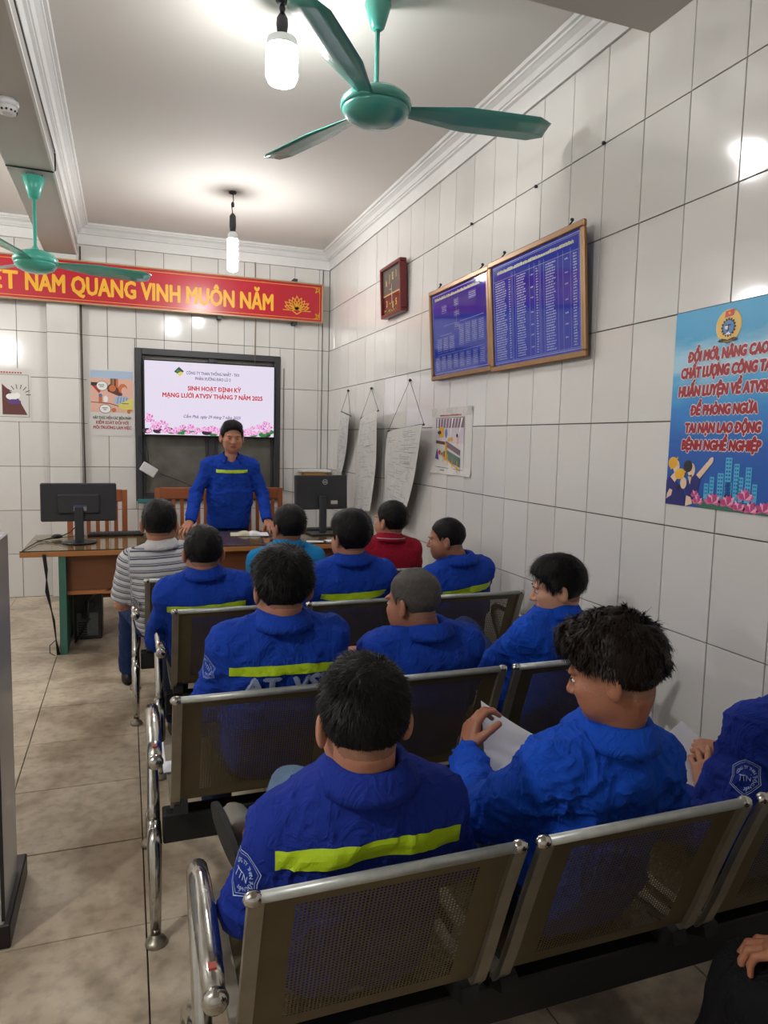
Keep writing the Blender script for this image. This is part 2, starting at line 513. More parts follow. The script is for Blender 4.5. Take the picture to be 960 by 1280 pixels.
for a, b in ((WX0 + 0.06, 0.755), (0.815, WX1 - 0.06)):
    sh = MB(); sh.bbox((a, YB - 0.005, WZ0 + 0.045), (a + 0.03, YB + 0.035, WZ1 - 0.06)); sh.bbox((b - 0.03, YB - 0.005, WZ0 + 0.045), (b, YB + 0.035, WZ1 - 0.06))
    sh.bbox((a + 0.03, YB - 0.005, WZ0 + 0.045), (b - 0.03, YB + 0.035, WZ0 + 0.08)); sh = sh.build('window_sash', M_WFR, win)
    MB().box((a + 0.03, YB + 0.015, WZ0 + 0.08), (b - 0.03, YB + 0.02, WZ1 - 0.06)).build('pane', M_PANE, sh)
o = MB().bbox((WX0 + 0.01, YB - 0.05, WZ0 - 0.02), (WX0 + 0.20, YB - 0.03, WZ0 + 0.02)).build('sill_box', mat('teal_plastic', srgb(60, 120, 120), 0.4))
tag(o, 'small teal plastic strip box on the lower left of the window sill', 'box')

tv = empty('television', (0.773, 7.06, 1.50), label='wall television showing a pale slide with red title and pink lotus border', cat='television')
MB().bbox((-0.62, 0.0, 0.0), (0.62, 0.045, 0.712), 0.008).build('casing', M_BLACK, tv)
mb = MB(); mb.bbox((-0.3, 0.045, 0.1), (0.3, 0.075, 0.5)); mb.build('wall_bracket', M_BLACK, tv)
SCR = mat('screen_backlight', srgb(222, 214, 232), 0.2, emit=0.82)
def emat(n, c, e=0.8): return mat(n, c, 0.3, emit=e)
pr_ = Print((-0.607, -0.001, 0.014), (1, 0, 0), (0, 0, 1), (0, -1, 0))
W_, H_ = 1.214, 0.685
pr_.rect(0, 0, W_, H_, SCR, 1)
red = emat('screen_red', srgb(196, 28, 44)); blu = emat('screen_blue', srgb(48, 52, 110)); grn = emat('screen_green', srgb(40, 130, 60))
pk = emat('screen_pink', srgb(222, 130, 200)); pk2 = emat('screen_magenta', srgb(190, 70, 160)); pk3 = emat('screen_palepink', srgb(240, 190, 225)); dk = emat('screen_dark', srgb(50, 30, 45)); yl = emat('screen_yellow', srgb(220, 200, 80))
pr_.poly([(0.265, 0.595), (0.31, 0.64), (0.355, 0.6), (0.31, 0.565)], emat('screen_navy', srgb(30, 40, 60)), 2)
pr_.poly([(0.29, 0.575), (0.33, 0.6), (0.345, 0.575), (0.315, 0.552)], yl, 3)
pr_.poly([(0.28, 0.598), (0.305, 0.62), (0.325, 0.6), (0.3, 0.585)], grn, 3)
pr_.text('CÔNG TY THAN THỐNG NHẤT - TKV', 0.375, 0.575, 0.028, blu, 3, width=0.50, bold=0.012)
pr_.text('PHÂN XƯỞNG ĐÀO LÒ 2', 0.625, 0.525, 0.028, blu, 3, width=0.33, align='c', bold=0.012)
pr_.text('SINH HOẠT ĐỊNH KỲ', 0.64, 0.425, 0.040, red, 3, width=0.50, align='c', bold=0.035)
pr_.text('MẠNG LƯỚI ATVSV THÁNG 7 NĂM 2025', 0.63, 0.355, 0.040, red, 3, width=0.94, align='c', bold=0.035)
pr_.text('Cẩm Phả, ngày 29 tháng 7 năm 2025', 0.62, 0.165, 0.028, blu, 3, width=0.54, align='c', bold=0.008, shear=0.3)
rs = random.Random(3)
def lotus(P, u, v, r, mats, L=4, rs=rs):
    for k, a in enumerate((-75, -50, -25, 0, 25, 50, 75)):
        a = math.radians(a + 90 + rs.uniform(-6, 6)); rr = r * rs.uniform(0.85, 1.1)
        c, d = math.cos(a), math.sin(a); wd = r * 0.26
        P.poly([(u, v), (u + c*rr*0.5 - d*wd, v + d*rr*0.5 + c*wd), (u + c*rr, v + d*rr), (u + c*rr*0.5 + d*wd, v + d*rr*0.5 - c*wd)], mats[k % len(mats)], L + 0.3*(k % 3))
u = 0.02
while u < W_ - 0.02:
    e = min(u, W_ - u)
    hgt = 0.075 + 0.14 * max(0, 1 - e / 0.22)
    if rs.random() < 0.55: pr_.ell(u, rs.uniform(0.015, 0.05), 0.045, 0.024, rs.choice([grn, dk, grn]), 2 + rs.random())
    for q in range(2 + int(hgt * 14)):
        lotus(pr_, min(max(u + rs.uniform(-0.02, 0.02), 0.03), W_ - 0.03), rs.uniform(0.01, hgt), rs.uniform(0.022, 0.04), [pk, pk2, pk3] if rs.random() < .7 else [pk3, pk, pk3], 3 + 2*rs.random())
    u += 0.032
pr_.build('screen', tv)

o = MB().bbox((-0.075, -0.02, -0.045), (0.075, 0.02, 0.045), 0.006).build('router', mat('white_plastic', srgb(205, 205, 205), 0.4), None, (0.196, 7.06, 1.183), (0, math.radians(32), 0))
tag(o, 'white router box hanging tilted in front of the lower left pane', 'router')
mc = mat('black_cable', srgb(18, 18, 20), 0.5)
mb = MB()
for dx in (0, 0.02, 0.045):
    mb.tube([(0.12 + dx, 7.085, 1.50), (0.10 + dx*1.8, 7.08, 1.40), (0.15 + dx, 7.075, 1.30), (0.17 + dx*.5, 7.085, 1.25)], 0.0035, 5)
mb.tube([(0.30, 7.09, 1.14), (0.42, 7.09, 1.10), (0.60, 7.09, 1.02), (0.72, 7.09, 0.97)], 0.003, 5)
tag(mb.build('signal_cables', mc), 'thin black cables looping from the television to the white router', 'cable')
mb = MB(); mb.tube([(1.20, 7.12, 3.2), (1.205, 7.12, 2.65), (1.20, 7.115, 2.24)], 0.006, 6)
tag(mb.build('power_cord', mat('beige_cord', srgb(150, 130, 110), 0.6)), 'beige cord running down from the banner to the television top', 'cable')
mb = MB(); mb.tube([(-0.37, 7.13, 3.18), (-0.37, 7.13, 2.4), (-0.365, 7.13, 1.5), (-0.36, 7.13, 0.95)], 0.006, 6)
tag(mb.build('conduit_cord', mat('brown_cord', srgb(96, 74, 60), 0.6)), 'brown cord running down the corner of the tiled pilaster', 'cable')
mb = MB(); mb.tube([(1.49, 7.125, 2.2), (1.49, 7.125, 1.4), (1.495, 7.12, 0.98), (1.60, 7.12, 0.96), (1.72, 7.12, 0.97)], 0.005, 6)
tag(mb.build('conduit_cord', mat('grey_cord', srgb(120, 116, 108), 0.6)), 'grey cord running down beside the right window frame', 'cable')

# ---------------------------------------------------------------- red banner
M_BRED = mat('banner_red', srgb(176, 24, 44), 0.28, noise=0.06, nscale=3)
M_BYEL = mat('banner_yellow', srgb(226, 170, 40), 0.45)
M_BFR = mat('banner_frame', srgb(176, 150, 110), 0.4, metal=0.3)
BL, BR, B0, B1 = -1.62, 1.86, 2.655, 3.035
ban = empty('banner', (BL, 7.03, B0), label='long red banner with yellow capital lettering and a lotus above the television', cat='banner')
W_, H_ = BR - BL, B1 - B0
mb = MB(); mb.box((0.012, 0, 0.012), (W_ - 0.012, 0.03, H_ - 0.012)); mb.build('panel', M_BRED, ban)
mb = MB()
for a, b in (((0, -0.012, 0), (W_, 0.04, 0.014)), ((0, -0.012, H_ - 0.014), (W_, 0.04, H_)), ((0, -0.012, 0.014), (0.014, 0.04, H_ - 0.014)), ((W_ - 0.014, -0.012, 0.014), (W_, 0.04, H_ - 0.014))):
    mb.bbox(a, b, 0.003)
mb.build('frame', M_BFR, ban)
p = Print((0, -0.001, 0), (1, 0, 0), (0, 0, 1), (0, -1, 0))
p.rect(0.03, 0.034, W_ - 0.03, 0.038, M_BYEL, 1); p.rect(0.03, H_ - 0.038, W_ - 0.03, H_ - 0.034, M_BYEL, 1); p.rect(W_ - 0.037, 0.034, W_ - 0.033, H_ - 0.034, M_BYEL, 1)
for sx, sy, ox, oy in ((-1, 1, W_ - 0.03, 0.03), (-1, -1, W_ - 0.03, H_ - 0.03)):
    for k in range(3): p.line([(ox + sx*0.07*(1 - k*.3), oy + sy*0.005), (ox + sx*0.02*(k+1)*.8, oy + sy*0.02*(k+1)), (ox + sx*0.005, oy + sy*0.07*(1 - k*.3))], 0.008, M_BYEL, 2)
xa, xb = -0.805 - BL, 1.357 - BL
p.text('NAM QUANG VINH MUÔN NĂM', xa, 0.088, 0.150, M_BYEL, 3, width=xb - xa, bold=0.03)
p.text('VIỆT', xa - 0.065, 0.088, 0.150, M_BYEL, 3, width=0.39, align='r', bold=0.028)
lx, ly = 1.595 - BL, 0.115
for a, r in ((-78, .125), (-60, .14), (-40, .125), (-20, .13), (0, .14), (20, .13), (40, .125), (60, .14), (78, .125)):
    a = math.radians(90 + a); c, d = math.cos(a), math.sin(a); wd = 0.028
    pts = [(lx, ly), (lx + c*r*.5 - d*wd, ly + (d*r*.5 + c*wd)*.9), (lx + c*r, ly + d*r*.95), (lx + c*r*.5 + d*wd, ly + (d*r*.5 - c*wd)*.9), (lx, ly)]
    p.line(pts, 0.008, M_BYEL, 3)
p.line([(lx - .14, ly - .01), (lx - .05, ly - .01), (lx, ly - .045), (lx + .05, ly - .01), (lx + .14, ly - .01)], 0.008, M_BYEL, 3)
p.build('lettering', ban)
for x_, z_ in ((0.45, H_), (3.18, H_), (0.45, -0.03), (3.18, -0.03), (2.45, -0.03)):
    MB().box((x_, 0.0, z_), (x_ + 0.04, 0.11, z_ + 0.03)).build('clip', M_DARK, ban)

# ---------------------------------------------------------------- posters on the back wall
M_PAP = mat('poster_paper', srgb(206, 204, 200), 0.45)
def sheet(name, x0, x1, z0, z1, label, cat):
    e = empty(name, (x0, YB - 0.002, z0), label=label, cat=cat)
    MB().box((0, -0.002, 0), (x1 - x0, 0.0, z1 - z0)).build('sheet', M_PAP, e)
    return e, Print((0, -0.0022, 0), (1, 0, 0), (0, 0, 1), (0, -1, 0))
ink = mat('ink_black', srgb(40, 38, 40), 0.6); inkr = mat('ink_red', srgb(170, 50, 50), 0.6)
brn = mat('ink_brown', srgb(96, 52, 48), 0.6); prp = mat('ink_purple', srgb(90, 60, 130), 0.6); org = mat('ink_orange', srgb(198, 112, 66), 0.6)
pnk = mat('ink_blush', srgb(222, 176, 158), 0.6); sky = mat('ink_skyblue', srgb(164, 184, 208), 0.6); yel = mat('ink_yellow', srgb(214, 206, 110), 0.6)
whi = mat('ink_white', srgb(232, 232, 230), 0.5); blu2 = mat('ink_blue', srgb(96, 120, 170), 0.6); grn2 = mat('ink_green', srgb(60, 110, 90), 0.6)
e, p = sheet('safety_poster', -1.10, -0.80, 1.60, 2.07, 'white safety poster with brown drawing at the left photo edge', 'poster')
for k in range(9): p.rect(0.04 + k*0.022, 0.425, 0.055 + k*0.022, 0.437, inkr, 2)
p.poly([(0.07, 0.06), (0.30-.03, 0.06), (0.2, 0.2), (0.07, 0.33)], brn, 2)
p.ell(0.15, 0.22, 0.05, 0.03, whi, 3); p.ell(0.165, 0.175, 0.055, 0.022, prp, 4); p.ell(0.19, 0.23, 0.025, 0.025, whi, 4)
for a in range(0, 181, 25): p.line([(0.2 + .06*math.cos(math.radians(a)), 0.24 + .05*math.sin(math.radians(a))), (0.2 + .1*math.cos(math.radians(a)), 0.24 + .09*math.sin(math.radians(a)))], 0.006, ink, 3)
p.frame(0.02, 0.04, 0.285, 0.415, 0.003, ink, 2); p.build('print', e)
e, p = sheet('safety_poster', -0.335, 0.078, 1.49, 2.10, 'colourful cartoon safety poster with speech bubbles left of the window', 'poster')
p.rect(0.03, 0.53, 0.40, 0.60, sky, 2); p.rect(0.03, 0.22, 0.40, 0.53, pnk, 2)
p.rect(0.2, 0.4, 0.27, 0.53, org, 3); p.rect(0.205, 0.43, 0.222, 0.53, grn2, 4); p.rect(0.235, 0.43, 0.25, 0.53, brn, 4)
p.poly([(0.17, 0.45), (0.2, 0.48), (0.31, 0.42), (0.30, 0.36), (0.18, 0.41)], brn, 4); p.ell(0.22, 0.44, 0.03, 0.03, org, 5)
p.ell(0.31, 0.44, 0.04, 0.045, org, 5); p.ell(0.325, 0.42, 0.028, 0.035, pnk, 6); p.ell(0.3, 0.33, 0.07, 0.045, sky, 5)
for k in range(4): p.line([(0.26 + k*.025, 0.30), (0.27 + k*.025, 0.36)], 0.006, blu2, 6)
p.ell(0.13, 0.46, 0.05, 0.045, ink, 6); p.ell(0.13, 0.46, 0.046, 0.041, whi, 7)
p.line([(0.05, 0.47), (0.11, 0.40)], 0.022, inkr, 5); p.rect(0.035, 0.46, 0.09, 0.49, ink, 6)
p.ell(0.115, 0.37, 0.016, 0.018, blu2, 6); p.rect(0.1, 0.31, 0.13, 0.355, org, 6); p.ell(0.16, 0.34, 0.02, 0.03, whi, 5)
p.line([(0.03, 0.31), (0.2, 0.30), (0.39, 0.24)], 0.006, brn, 6)
p.ell(0.155, 0.25, 0.052, 0.042, ink, 7); p.ell(0.155, 0.25, 0.048, 0.038, whi, 8)
p.poly([(0.26, 0.29), (0.40, 0.36), (0.40, 0.25), (0.30, 0.245)], yel, 8); p.ell(0.23, 0.24, 0.02, 0.02, org, 7); p.ell(0.36, 0.23, 0.015, 0.02, org, 9)
p.text('HÃY THỰC HIỆN CÁC BIỆN PHÁP', 0.215, 0.155, 0.026, ink, 4, width=0.33, align='c', bold=0.01)
p.text('KIỂM SOÁT ĐỐI VỚI', 0.215, 0.110, 0.028, inkr, 4, width=0.28, align='c', bold=0.02)
p.text('MÔI TRƯỜNG LÀM VIỆC', 0.215, 0.065, 0.028, inkr, 4, width=0.33, align='c', bold=0.02)
for (a, b, c) in ((0.1, .465, .05), (0.11, .45, .035), (0.13, .255, .045), (0.14, .24, .025), (0.3, .3, .06)): p.rect(a, b, a + c, b + .006, ink, 9)
p.build('print', e)

# ---------------------------------------------------------------- right wall: boards, clock, posters
def wall_frame(y_left, z_bot, w_, h_, off_b, off_t):
    """local frame on the right wall: x to the viewer's right, y up, z out into the room"""
    V = Vector((-(off_t - off_b), 0, h_)).normalized(); U = Vector((0, -1, 0)); N = U.cross(V)
    M = Matrix((U, V, N)).transposed().to_4x4()
    M.translation = Vector((XR - off_b, y_left, z_bot))
    return M
M_GOLD = mat('gold_brown_frame', srgb(150, 112, 72), 0.35, metal=0.35, noise=0.1)
M_BBLU = mat('board_blue', srgb(24, 46, 164), 0.06, noise=0.15, nscale=3)
M_BWHT = mat('board_white', srgb(150, 165, 215), 0.4)
M_BYL2 = mat('board_pale_yellow', srgb(200, 205, 160), 0.4)
def framed(name, M, w_, h_, label, cat, th=0.022, fw=0.03):
    e = empty(name, label=label, cat=cat); e.matrix_world = M
    mb = MB()
    for a, b in (((0, 0, 0), (w_, fw, th)), ((0, h_ - fw, 0), (w_, h_, th)), ((0, fw, 0), (fw, h_ - fw, th)), ((w_ - fw, fw, 0), (w_, h_ - fw, th))): mb.bbox(a, b, 0.005)
    mb.build('frame', M_GOLD, e)
    MB().box((fw, fw, 0), (w_ - fw, h_ - fw, 0.010)).build('board', M_BBLU, e)
    mb = MB()
    mb = MB(); mb.tube([(0, 0, 0.008), (0, 0.03, -0.02)], 0.004, 6); mb.ball((0, 0.03, -0.012), 0.008, 8)
    hm = mb.mesh('hanging_hook', M_DARK)
    for x_ in (0.15*w_, 0.85*w_): link('hanging_hook', hm, e, (x_, h_, 0))
    return e, Print((0, 0, 0.0103), (1, 0, 0), (0, 1, 0), (0, 0, 1))
def marks(p, u, v, wd, h, m, rs, L=2):
    """unreadably small handwriting: rows of tiny strokes"""
    x = u
    while x < u + wd:
        l = rs.uniform(0.004, 0.011)
        p.rect(x, v, min(x + l, u + wd), v + h * rs.uniform(0.7, 1.1), m, L); x += l + rs.uniform(0.002, 0.004)
rs = random.Random(5)
e, p = framed('notice_board', wall_frame(4.41, 1.905, 0.82, 0.575, 0.02, 0.06), 0.82, 0.575, 'blue framed notice board with an organisation chart, the left one', 'notice board')
p.frame(0.04, 0.04, 0.78, 0.535, 0.003, M_BWHT, 2); marks(p, 0.08, 0.50, 0.62, 0.016, M_BYL2, rs)
def box(u, v, wd, h):
    p.frame(u, v, u + wd, v + h, 0.0015, M_BWHT, 2)
    k = v + h - 0.012
    while k > v + 0.004: marks(p, u + .006, k, wd - .012, 0.006, M_BWHT, rs); k -= 0.011
box(0.18, 0.41, 0.07, 0.045); box(0.36, 0.43, 0.06, 0.04); box(0.56, 0.44, 0.09, 0.04); box(0.36, 0.37, 0.07, 0.03); box(0.36, 0.29, 0.07, 0.035)
for k in range(3): box(0.10 + k*0.09, 0.17 - 0.0*k, 0.07, 0.09)
for k in range(4): box(0.42 + k*0.085, 0.19, 0.065, 0.12)
for k in range(8): box(0.07 + k*0.088, 0.06, 0.06, 0.085)
p.line([(0.39, 0.44), (0.39, 0.33), (0.2, 0.33)], 0.002, M_BWHT, 2); p.line([(0.1, 0.155), (0.74, 0.155)], 0.002, M_BWHT, 2); p.line([(0.44, 0.33), (0.74, 0.33)], 0.002, M_BWHT, 2); p.line([(0.14, 0.275), (0.32, 0.275)], 0.002, M_BWHT, 2)
p.build('print', e)
e, p = framed('notice_board', wall_frame(3.585, 1.895, 0.875, 0.59, 0.02, 0.065), 0.875, 0.59, 'blue framed notice board filled with long name columns, the right one', 'notice board')
p.frame(0.04, 0.04, 0.835, 0.55, 0.003, M_BWHT, 2); p.frame(0.048, 0.048, 0.827, 0.542, 0.0015, M_BWHT, 2); marks(p, 0.09, 0.508, 0.7, 0.016, M_BYL2, rs)
p.line([(0.05, 0.475), (0.825, 0.475)], 0.0015, M_BWHT, 2)
for u in (0.235, 0.245, 0.27, 0.41, 0.455, 0.50, 0.51, 0.54, 0.66, 0.70, 0.76): p.line([(u, 0.05), (u, 0.495)], 0.0015, M_BWHT, 2)
for (a, b) in ((0.065, 0.12), (0.205, 0.02), (0.285, 0.09), (0.47, 0.02), (0.555, 0.085), (0.78, 0.03)):
    v = 0.46
    while v > 0.055:
        marks(p, a, v, b * rs.uniform(0.75, 1), 0.0065, M_BWHT, rs); v -= 0.0125
for v in (0.44, 0.38, 0.33, 0.26, 0.2, 0.15, 0.09): marks(p, 0.42, v, 0.025, 0.007, M_BWHT, rs); marks(p, 0.715, v + .01, 0.025, 0.007, M_BWHT, rs)
p.build('print', e)

# clock
M_CRED = mat('clock_lacquer', srgb(104, 26, 28), 0.3, noise=0.1); M_CGR = mat('clock_grey', srgb(84, 76, 72), 0.3); M_CGD = mat('clock_gold', srgb(206, 184, 110), 0.35, metal=0.3)
M = wall_frame(5.40, 2.455, 0.44, 0.38, 0.025, 0.045)
e = empty('wall_clock', label='square dark red framed wall clock with gold numerals', cat='clock'); e.matrix_world = M
mb = MB()
for a, b in (((0, 0, -0.02), (0.44, 0.025, 0.035)), ((0, 0.355, -0.02), (0.44, 0.38, 0.035)), ((0, 0.025, -0.02), (0.025, 0.355, 0.035)), ((0.415, 0.025, -0.02), (0.44, 0.355, 0.035))): mb.bbox(a, b, 0.004)
mb.build('frame', M_CRED, e)
MB().box((0.025, 0.025, -0.02), (0.415, 0.165, 0.015)).build('lower_face', mat('clock_face_red', srgb(92, 28, 34), 0.2), e)
MB().box((0.025, 0.165, -0.02), (0.415, 0.355, 0.015)).build('upper_face', M_CGR, e)
p = Print((0, 0, 0.0155), (1, 0, 0), (0, 1, 0), (0, 0, 1))
p.rect(0.03, 0.160, 0.41, 0.170, M_CGD, 2)
for t, u, v, h in (('8', 0.09, 0.235, 0.04), ('J', 0.16, 0.26, 0.05), ('E', 0.23, 0.265, 0.05), ('I', 0.31, 0.27, 0.05), (':', 0.37, 0.24, 0.04), ('3', 0.09, 0.08, 0.045), ('-', 0.16, 0.085, 0.04), ('6', 0.22, 0.055, 0.05), ('5', 0.29, 0.07, 0.045), ("'", 0.37, 0.11, 0.05)):
    p.text(t, u, v, h, M_CGD, 3, bold=0.04)
rs2 = random.Random(1)
for k in range(45):
    u = rs2.uniform(0.04, 0.3); p.ell(u, rs2.uniform(0.03, 0.065 - u*0.08), 0.006, 0.006, rs2.choice([M_CGD, mat('clock_olive', srgb(96, 96, 40), 0.5)]), 3, n=6)
p.build('numerals', e)
mb = MB(); mb.box((0.218, 0.09, 0.018), (0.223, 0.235, 0.021)); mb.box((0.18, 0.195, 0.021), (0.223, 0.199, 0.024)); mb.build('clock_hand', mat('hand_white', srgb(220, 215, 200), 0.4), e)

# blue lotus poster
def poster_grad():
    m = bpy.data.materials.new('poster_blue_print'); m.use_nodes = True
    nt = m.node_tree; b = nt.nodes['Principled BSDF']; b.inputs['Roughness'].default_value = 0.35
    tc = nt.nodes.new('ShaderNodeTexCoord'); sp = nt.nodes.new('ShaderNodeSeparateXYZ'); cr = nt.nodes.new('ShaderNodeValToRGB')
    n = nt.nodes.new('ShaderNodeTexNoise'); n.inputs['Scale'].default_value = 6; n.inputs['Detail'].default_value = 4
    mp = nt.nodes.new('ShaderNodeMapping'); mp.inputs['Scale'].default_value = (1, 3, 1); mp.inputs['Rotation'].default_value = (0, 0, 0.3)
    nt.links.new(tc.outputs['Object'], mp.inputs[0]); nt.links.new(mp.outputs[0], n.inputs['Vector'])
    ad = nt.nodes.new('ShaderNodeMath'); ad.operation = 'MULTIPLY_ADD'; ad.inputs[1].default_value = 0.16
    nt.links.new(n.outputs['Fac'], ad.inputs[0]); nt.links.new(tc.outputs['Object'], sp.inputs[0]); nt.links.new(sp.outputs[1], ad.inputs[2])
    mr = nt.nodes.new('ShaderNodeMapRange'); mr.inputs[1].default_value = 0.08; mr.inputs[2].default_value = 0.795
    nt.links.new(ad.outputs[0], mr.inputs[0]); nt.links.new(mr.outputs[0], cr.inputs[0]); nt.links.new(cr.outputs[0], b.inputs['Base Color'])
    el = cr.color_ramp.elements
    el[0].position = 0; el[0].color = srgb(16, 84, 168)
    el[1].position = 1; el[1].color = srgb(40, 160, 210)
    for q, c in ((0.3, srgb(16, 88, 178)), (0.5, srgb(30, 130, 205)), (0.62, srgb(70, 165, 215)), (0.72, srgb(165, 205, 225)), (0.78, srgb(150, 200, 225)), (0.86, srgb(40, 155, 205))):
        k = el.new(q); k.color = c
    return m
M = wall_frame(2.2, 1.285, 0.5, 0.715, 0.001, 0.001)
e = empty('safety_poster', label='blue poster with red slogan, union emblem, lotus flowers and helmeted workers', cat='poster'); e.matrix_world = M
MB().box((0, 0, 0), (0.5, 0.715, 0.0018)).build('sheet', poster_grad(), e)
p = Print((0, 0, 0.002), (1, 0, 0), (0, 1, 0), (0, 0, 1))
pr_red = mat('slogan_red', srgb(160, 14, 34), 0.4); pr_w = mat('slogan_outline', srgb(235, 225, 230), 0.4)
for t, uL, v, wd, h, al in (('ĐỔI MỚI, NÂNG CAO', 0.075, 0.530, 0.35, 0.035, 'l'), ('CHẤT LƯỢNG CÔNG TÁC', 0.045, 0.472, 0.42, 0.036, 'l'),
                      ('HUẤN LUYỆN VỀ ATVSLĐ', 0.037, 0.405, 0.43, 0.036, 'l'), ('ĐỂ PHÒNG NGỪA', 0.103, 0.336, 0.295, 0.034, 'l'),
                      ('TAI NẠN LAO ĐỘNG', 0.082, 0.272, 0.335, 0.034, 'l'), ('BỆNH NGHỀ NGHIỆP', 0.070, 0.210, 0.353, 0.034, 'l')):
    p.text(t, uL, v, h, pr_w, 2, width=wd, bold=0.125, shear=0.12)
    p.text(t, uL, v, h, pr_red, 4, width=wd, bold=0.065, shear=0.12)
egold = mat('emblem_gold', srgb(226, 186, 96), 0.4); eblue = mat('emblem_blue', srgb(70, 130, 190), 0.4); edk = mat('emblem_dark', srgb(50, 34, 34), 0.5); helm = mat('helmet_yellow', srgb(232, 174, 40), 0.4)
p.ell(0.253, 0.638, 0.056, 0.056, egold, 3, n=32)
for k in range(16): a = 2*PI*k/16; p.ell(0.253 + 0.029*math.cos(a), 0.632 + 0.029*math.sin(a), 0.004, 0.004, edk, 4, n=6)
p.ell(0.253, 0.632, 0.027, 0.027, edk, 4, n=24); p.ell(0.253, 0.632, 0.024, 0.024, eblue, 5, n=24)
p.ell(0.247, 0.634, 0.010, 0.009, pr_w, 6, n=12); p.line([(0.24, 0.640), (0.266, 0.640)], 0.004, edk, 7); p.line([(0.255, 0.640), (0.250, 0.615)], 0.004, edk, 7); p.poly([(0.24, 0.607), (0.266, 0.607), (0.253, 0.620)], pr_w, 6)
p.poly([(0.235, 0.667), (0.272, 0.671), (0.276, 0.692), (0.238, 0.688)], mat('flag_red', srgb(206, 48, 50), 0.4), 6)
p.poly([(0.255 + (0.008 if k % 2 == 0 else 0.003)*math.sin(k*PI/5), 0.680 + (0.008 if k % 2 == 0 else 0.003)*math.cos(k*PI/5)) for k in range(10)], helm, 7)
p.poly([(0.225, 0.585), (0.253, 0.577), (0.281, 0.585), (0.281, 0.597), (0.253, 0.590), (0.225, 0.597)], edk, 6); p.text('TLĐLĐVN', 0.253, 0.581, 0.007, egold, 7, width=0.04, align='c')
p.poly([(0.208, 0.588), (0.225, 0.582), (0.222, 0.596)], edk, 6); p.poly([(0.298, 0.588), (0.281, 0.582), (0.284, 0.596)], edk, 6)
navy = mat('print_navy', srgb(26, 30, 110), 0.5); cyan = mat('print_cyan', srgb(74, 176, 214), 0.5); skin_ = mat('print_skin', srgb(226, 196, 166), 0.5); hairp = mat('print_hair', srgb(26, 24, 34), 0.5)
# skyline
for (a, b, c) in ((0.19, 0.09, 0.02), (0.215, 0.115, 0.02), (0.25, 0.13, 0.027), (0.282, 0.185, 0.028), (0.285, 0.10, 0.03), (0.32, 0.165, 0.023), (0.34, 0.12, 0.022), (0.37, 0.155, 0.024), (0.40, 0.10, 0.02)):
    p.rect(a, 0.035, a + c, b, cyan, 2)
    v = b - 0.012
    while v > 0.05:
        p.rect(a + .004, v, a + c*0.42, v + .006, mat('print_window_blue', srgb(20, 90, 176), 0.5), 3); p.rect(a + c*.55, v, a + c - .004, v + .006, mat('print_window_blue'), 3); v -= 0.013
# three workers
p.poly([(0.0, 0.0), (0.10, 0.0), (0.095, 0.05), (0.055, 0.09), (0.02, 0.115), (0.0, 0.09)], navy, 3)
p.poly([(0.10, 0.0), (0.145, 0.012), (0.165, 0.075), (0.175, 0.115), (0.155, 0.125), (0.12, 0.10), (0.10, 0.09)], navy, 3)
p.poly([(0.15, 0.118), (0.168, 0.105), (0.212, 0.152), (0.20, 0.168)], skin_, 4); p.ell(0.214, 0.168, 0.010, 0.019, skin_, 5, rot=-0.6)
p.ell(0.048, 0.145, 0.017, 0.025, skin_, 4); p.poly([(0.02, 0.105), (0.05, 0.13), (0.055, 0.10), (0.045, 0.085)], skin_, 4); p.ell(0.03, 0.158, 0.024, 0.022, helm, 5, rot=0.5); p.line([(0.02, 0.133), (0.055, 0.18)], 0.006, helm, 6)
p.ell(0.125, 0.135, 0.018, 0.026, skin_, 4); p.ell(0.108, 0.148, 0.022, 0.022, hairp, 5); p.poly([(0.11, 0.11), (0.13, 0.12), (0.122, 0.08)], skin_, 4)
p.ell(0.09, 0.085, 0.016, 0.022, skin_, 6); p.ell(0.07, 0.118, 0.026, 0.020, helm, 7, rot=0.3); p.line([(0.05, 0.108), (0.10, 0.128)], 0.006, helm, 8); p.line([(0.095, 0.09), (0.06, 0.06)], 0.014, hairp, 5)
p.poly([(0.005, 0.02), (0.03, 0.035), (0.035, 0.055), (0.02, 0.06), (0.008, 0.04)], skin_, 5); p.poly([(0.105, 0.0), (0.14, 0.012), (0.13, 0.035), (0.108, 0.04)], skin_, 5)
p.poly([(0.14, 0.012), (0.19, 0.0), (0.5, 0.0), (0.5, 0.03), (0.3, 0.032), (0.19, 0.03), (0.15, 0.035)], grn2, 4)
lp = [mat('lotus_pink', srgb(214, 96, 150), 0.5), mat('lotus_light', srgb(236, 160, 196), 0.5), mat('lotus_deep', srgb(186, 64, 120), 0.5)]
for (u, v, r) in ((0.165, 0.015, .032), (0.15, 0.04, .025), (0.235, 0.02, .042), (0.30, 0.018, .045), (0.35, 0.008, .034), (0.375, 0.045, .04), (0.40, 0.005, .04), (0.45, 0.01, .04)): lotus(p, u, v, r, lp, 5, rs)
p.build('print', e)

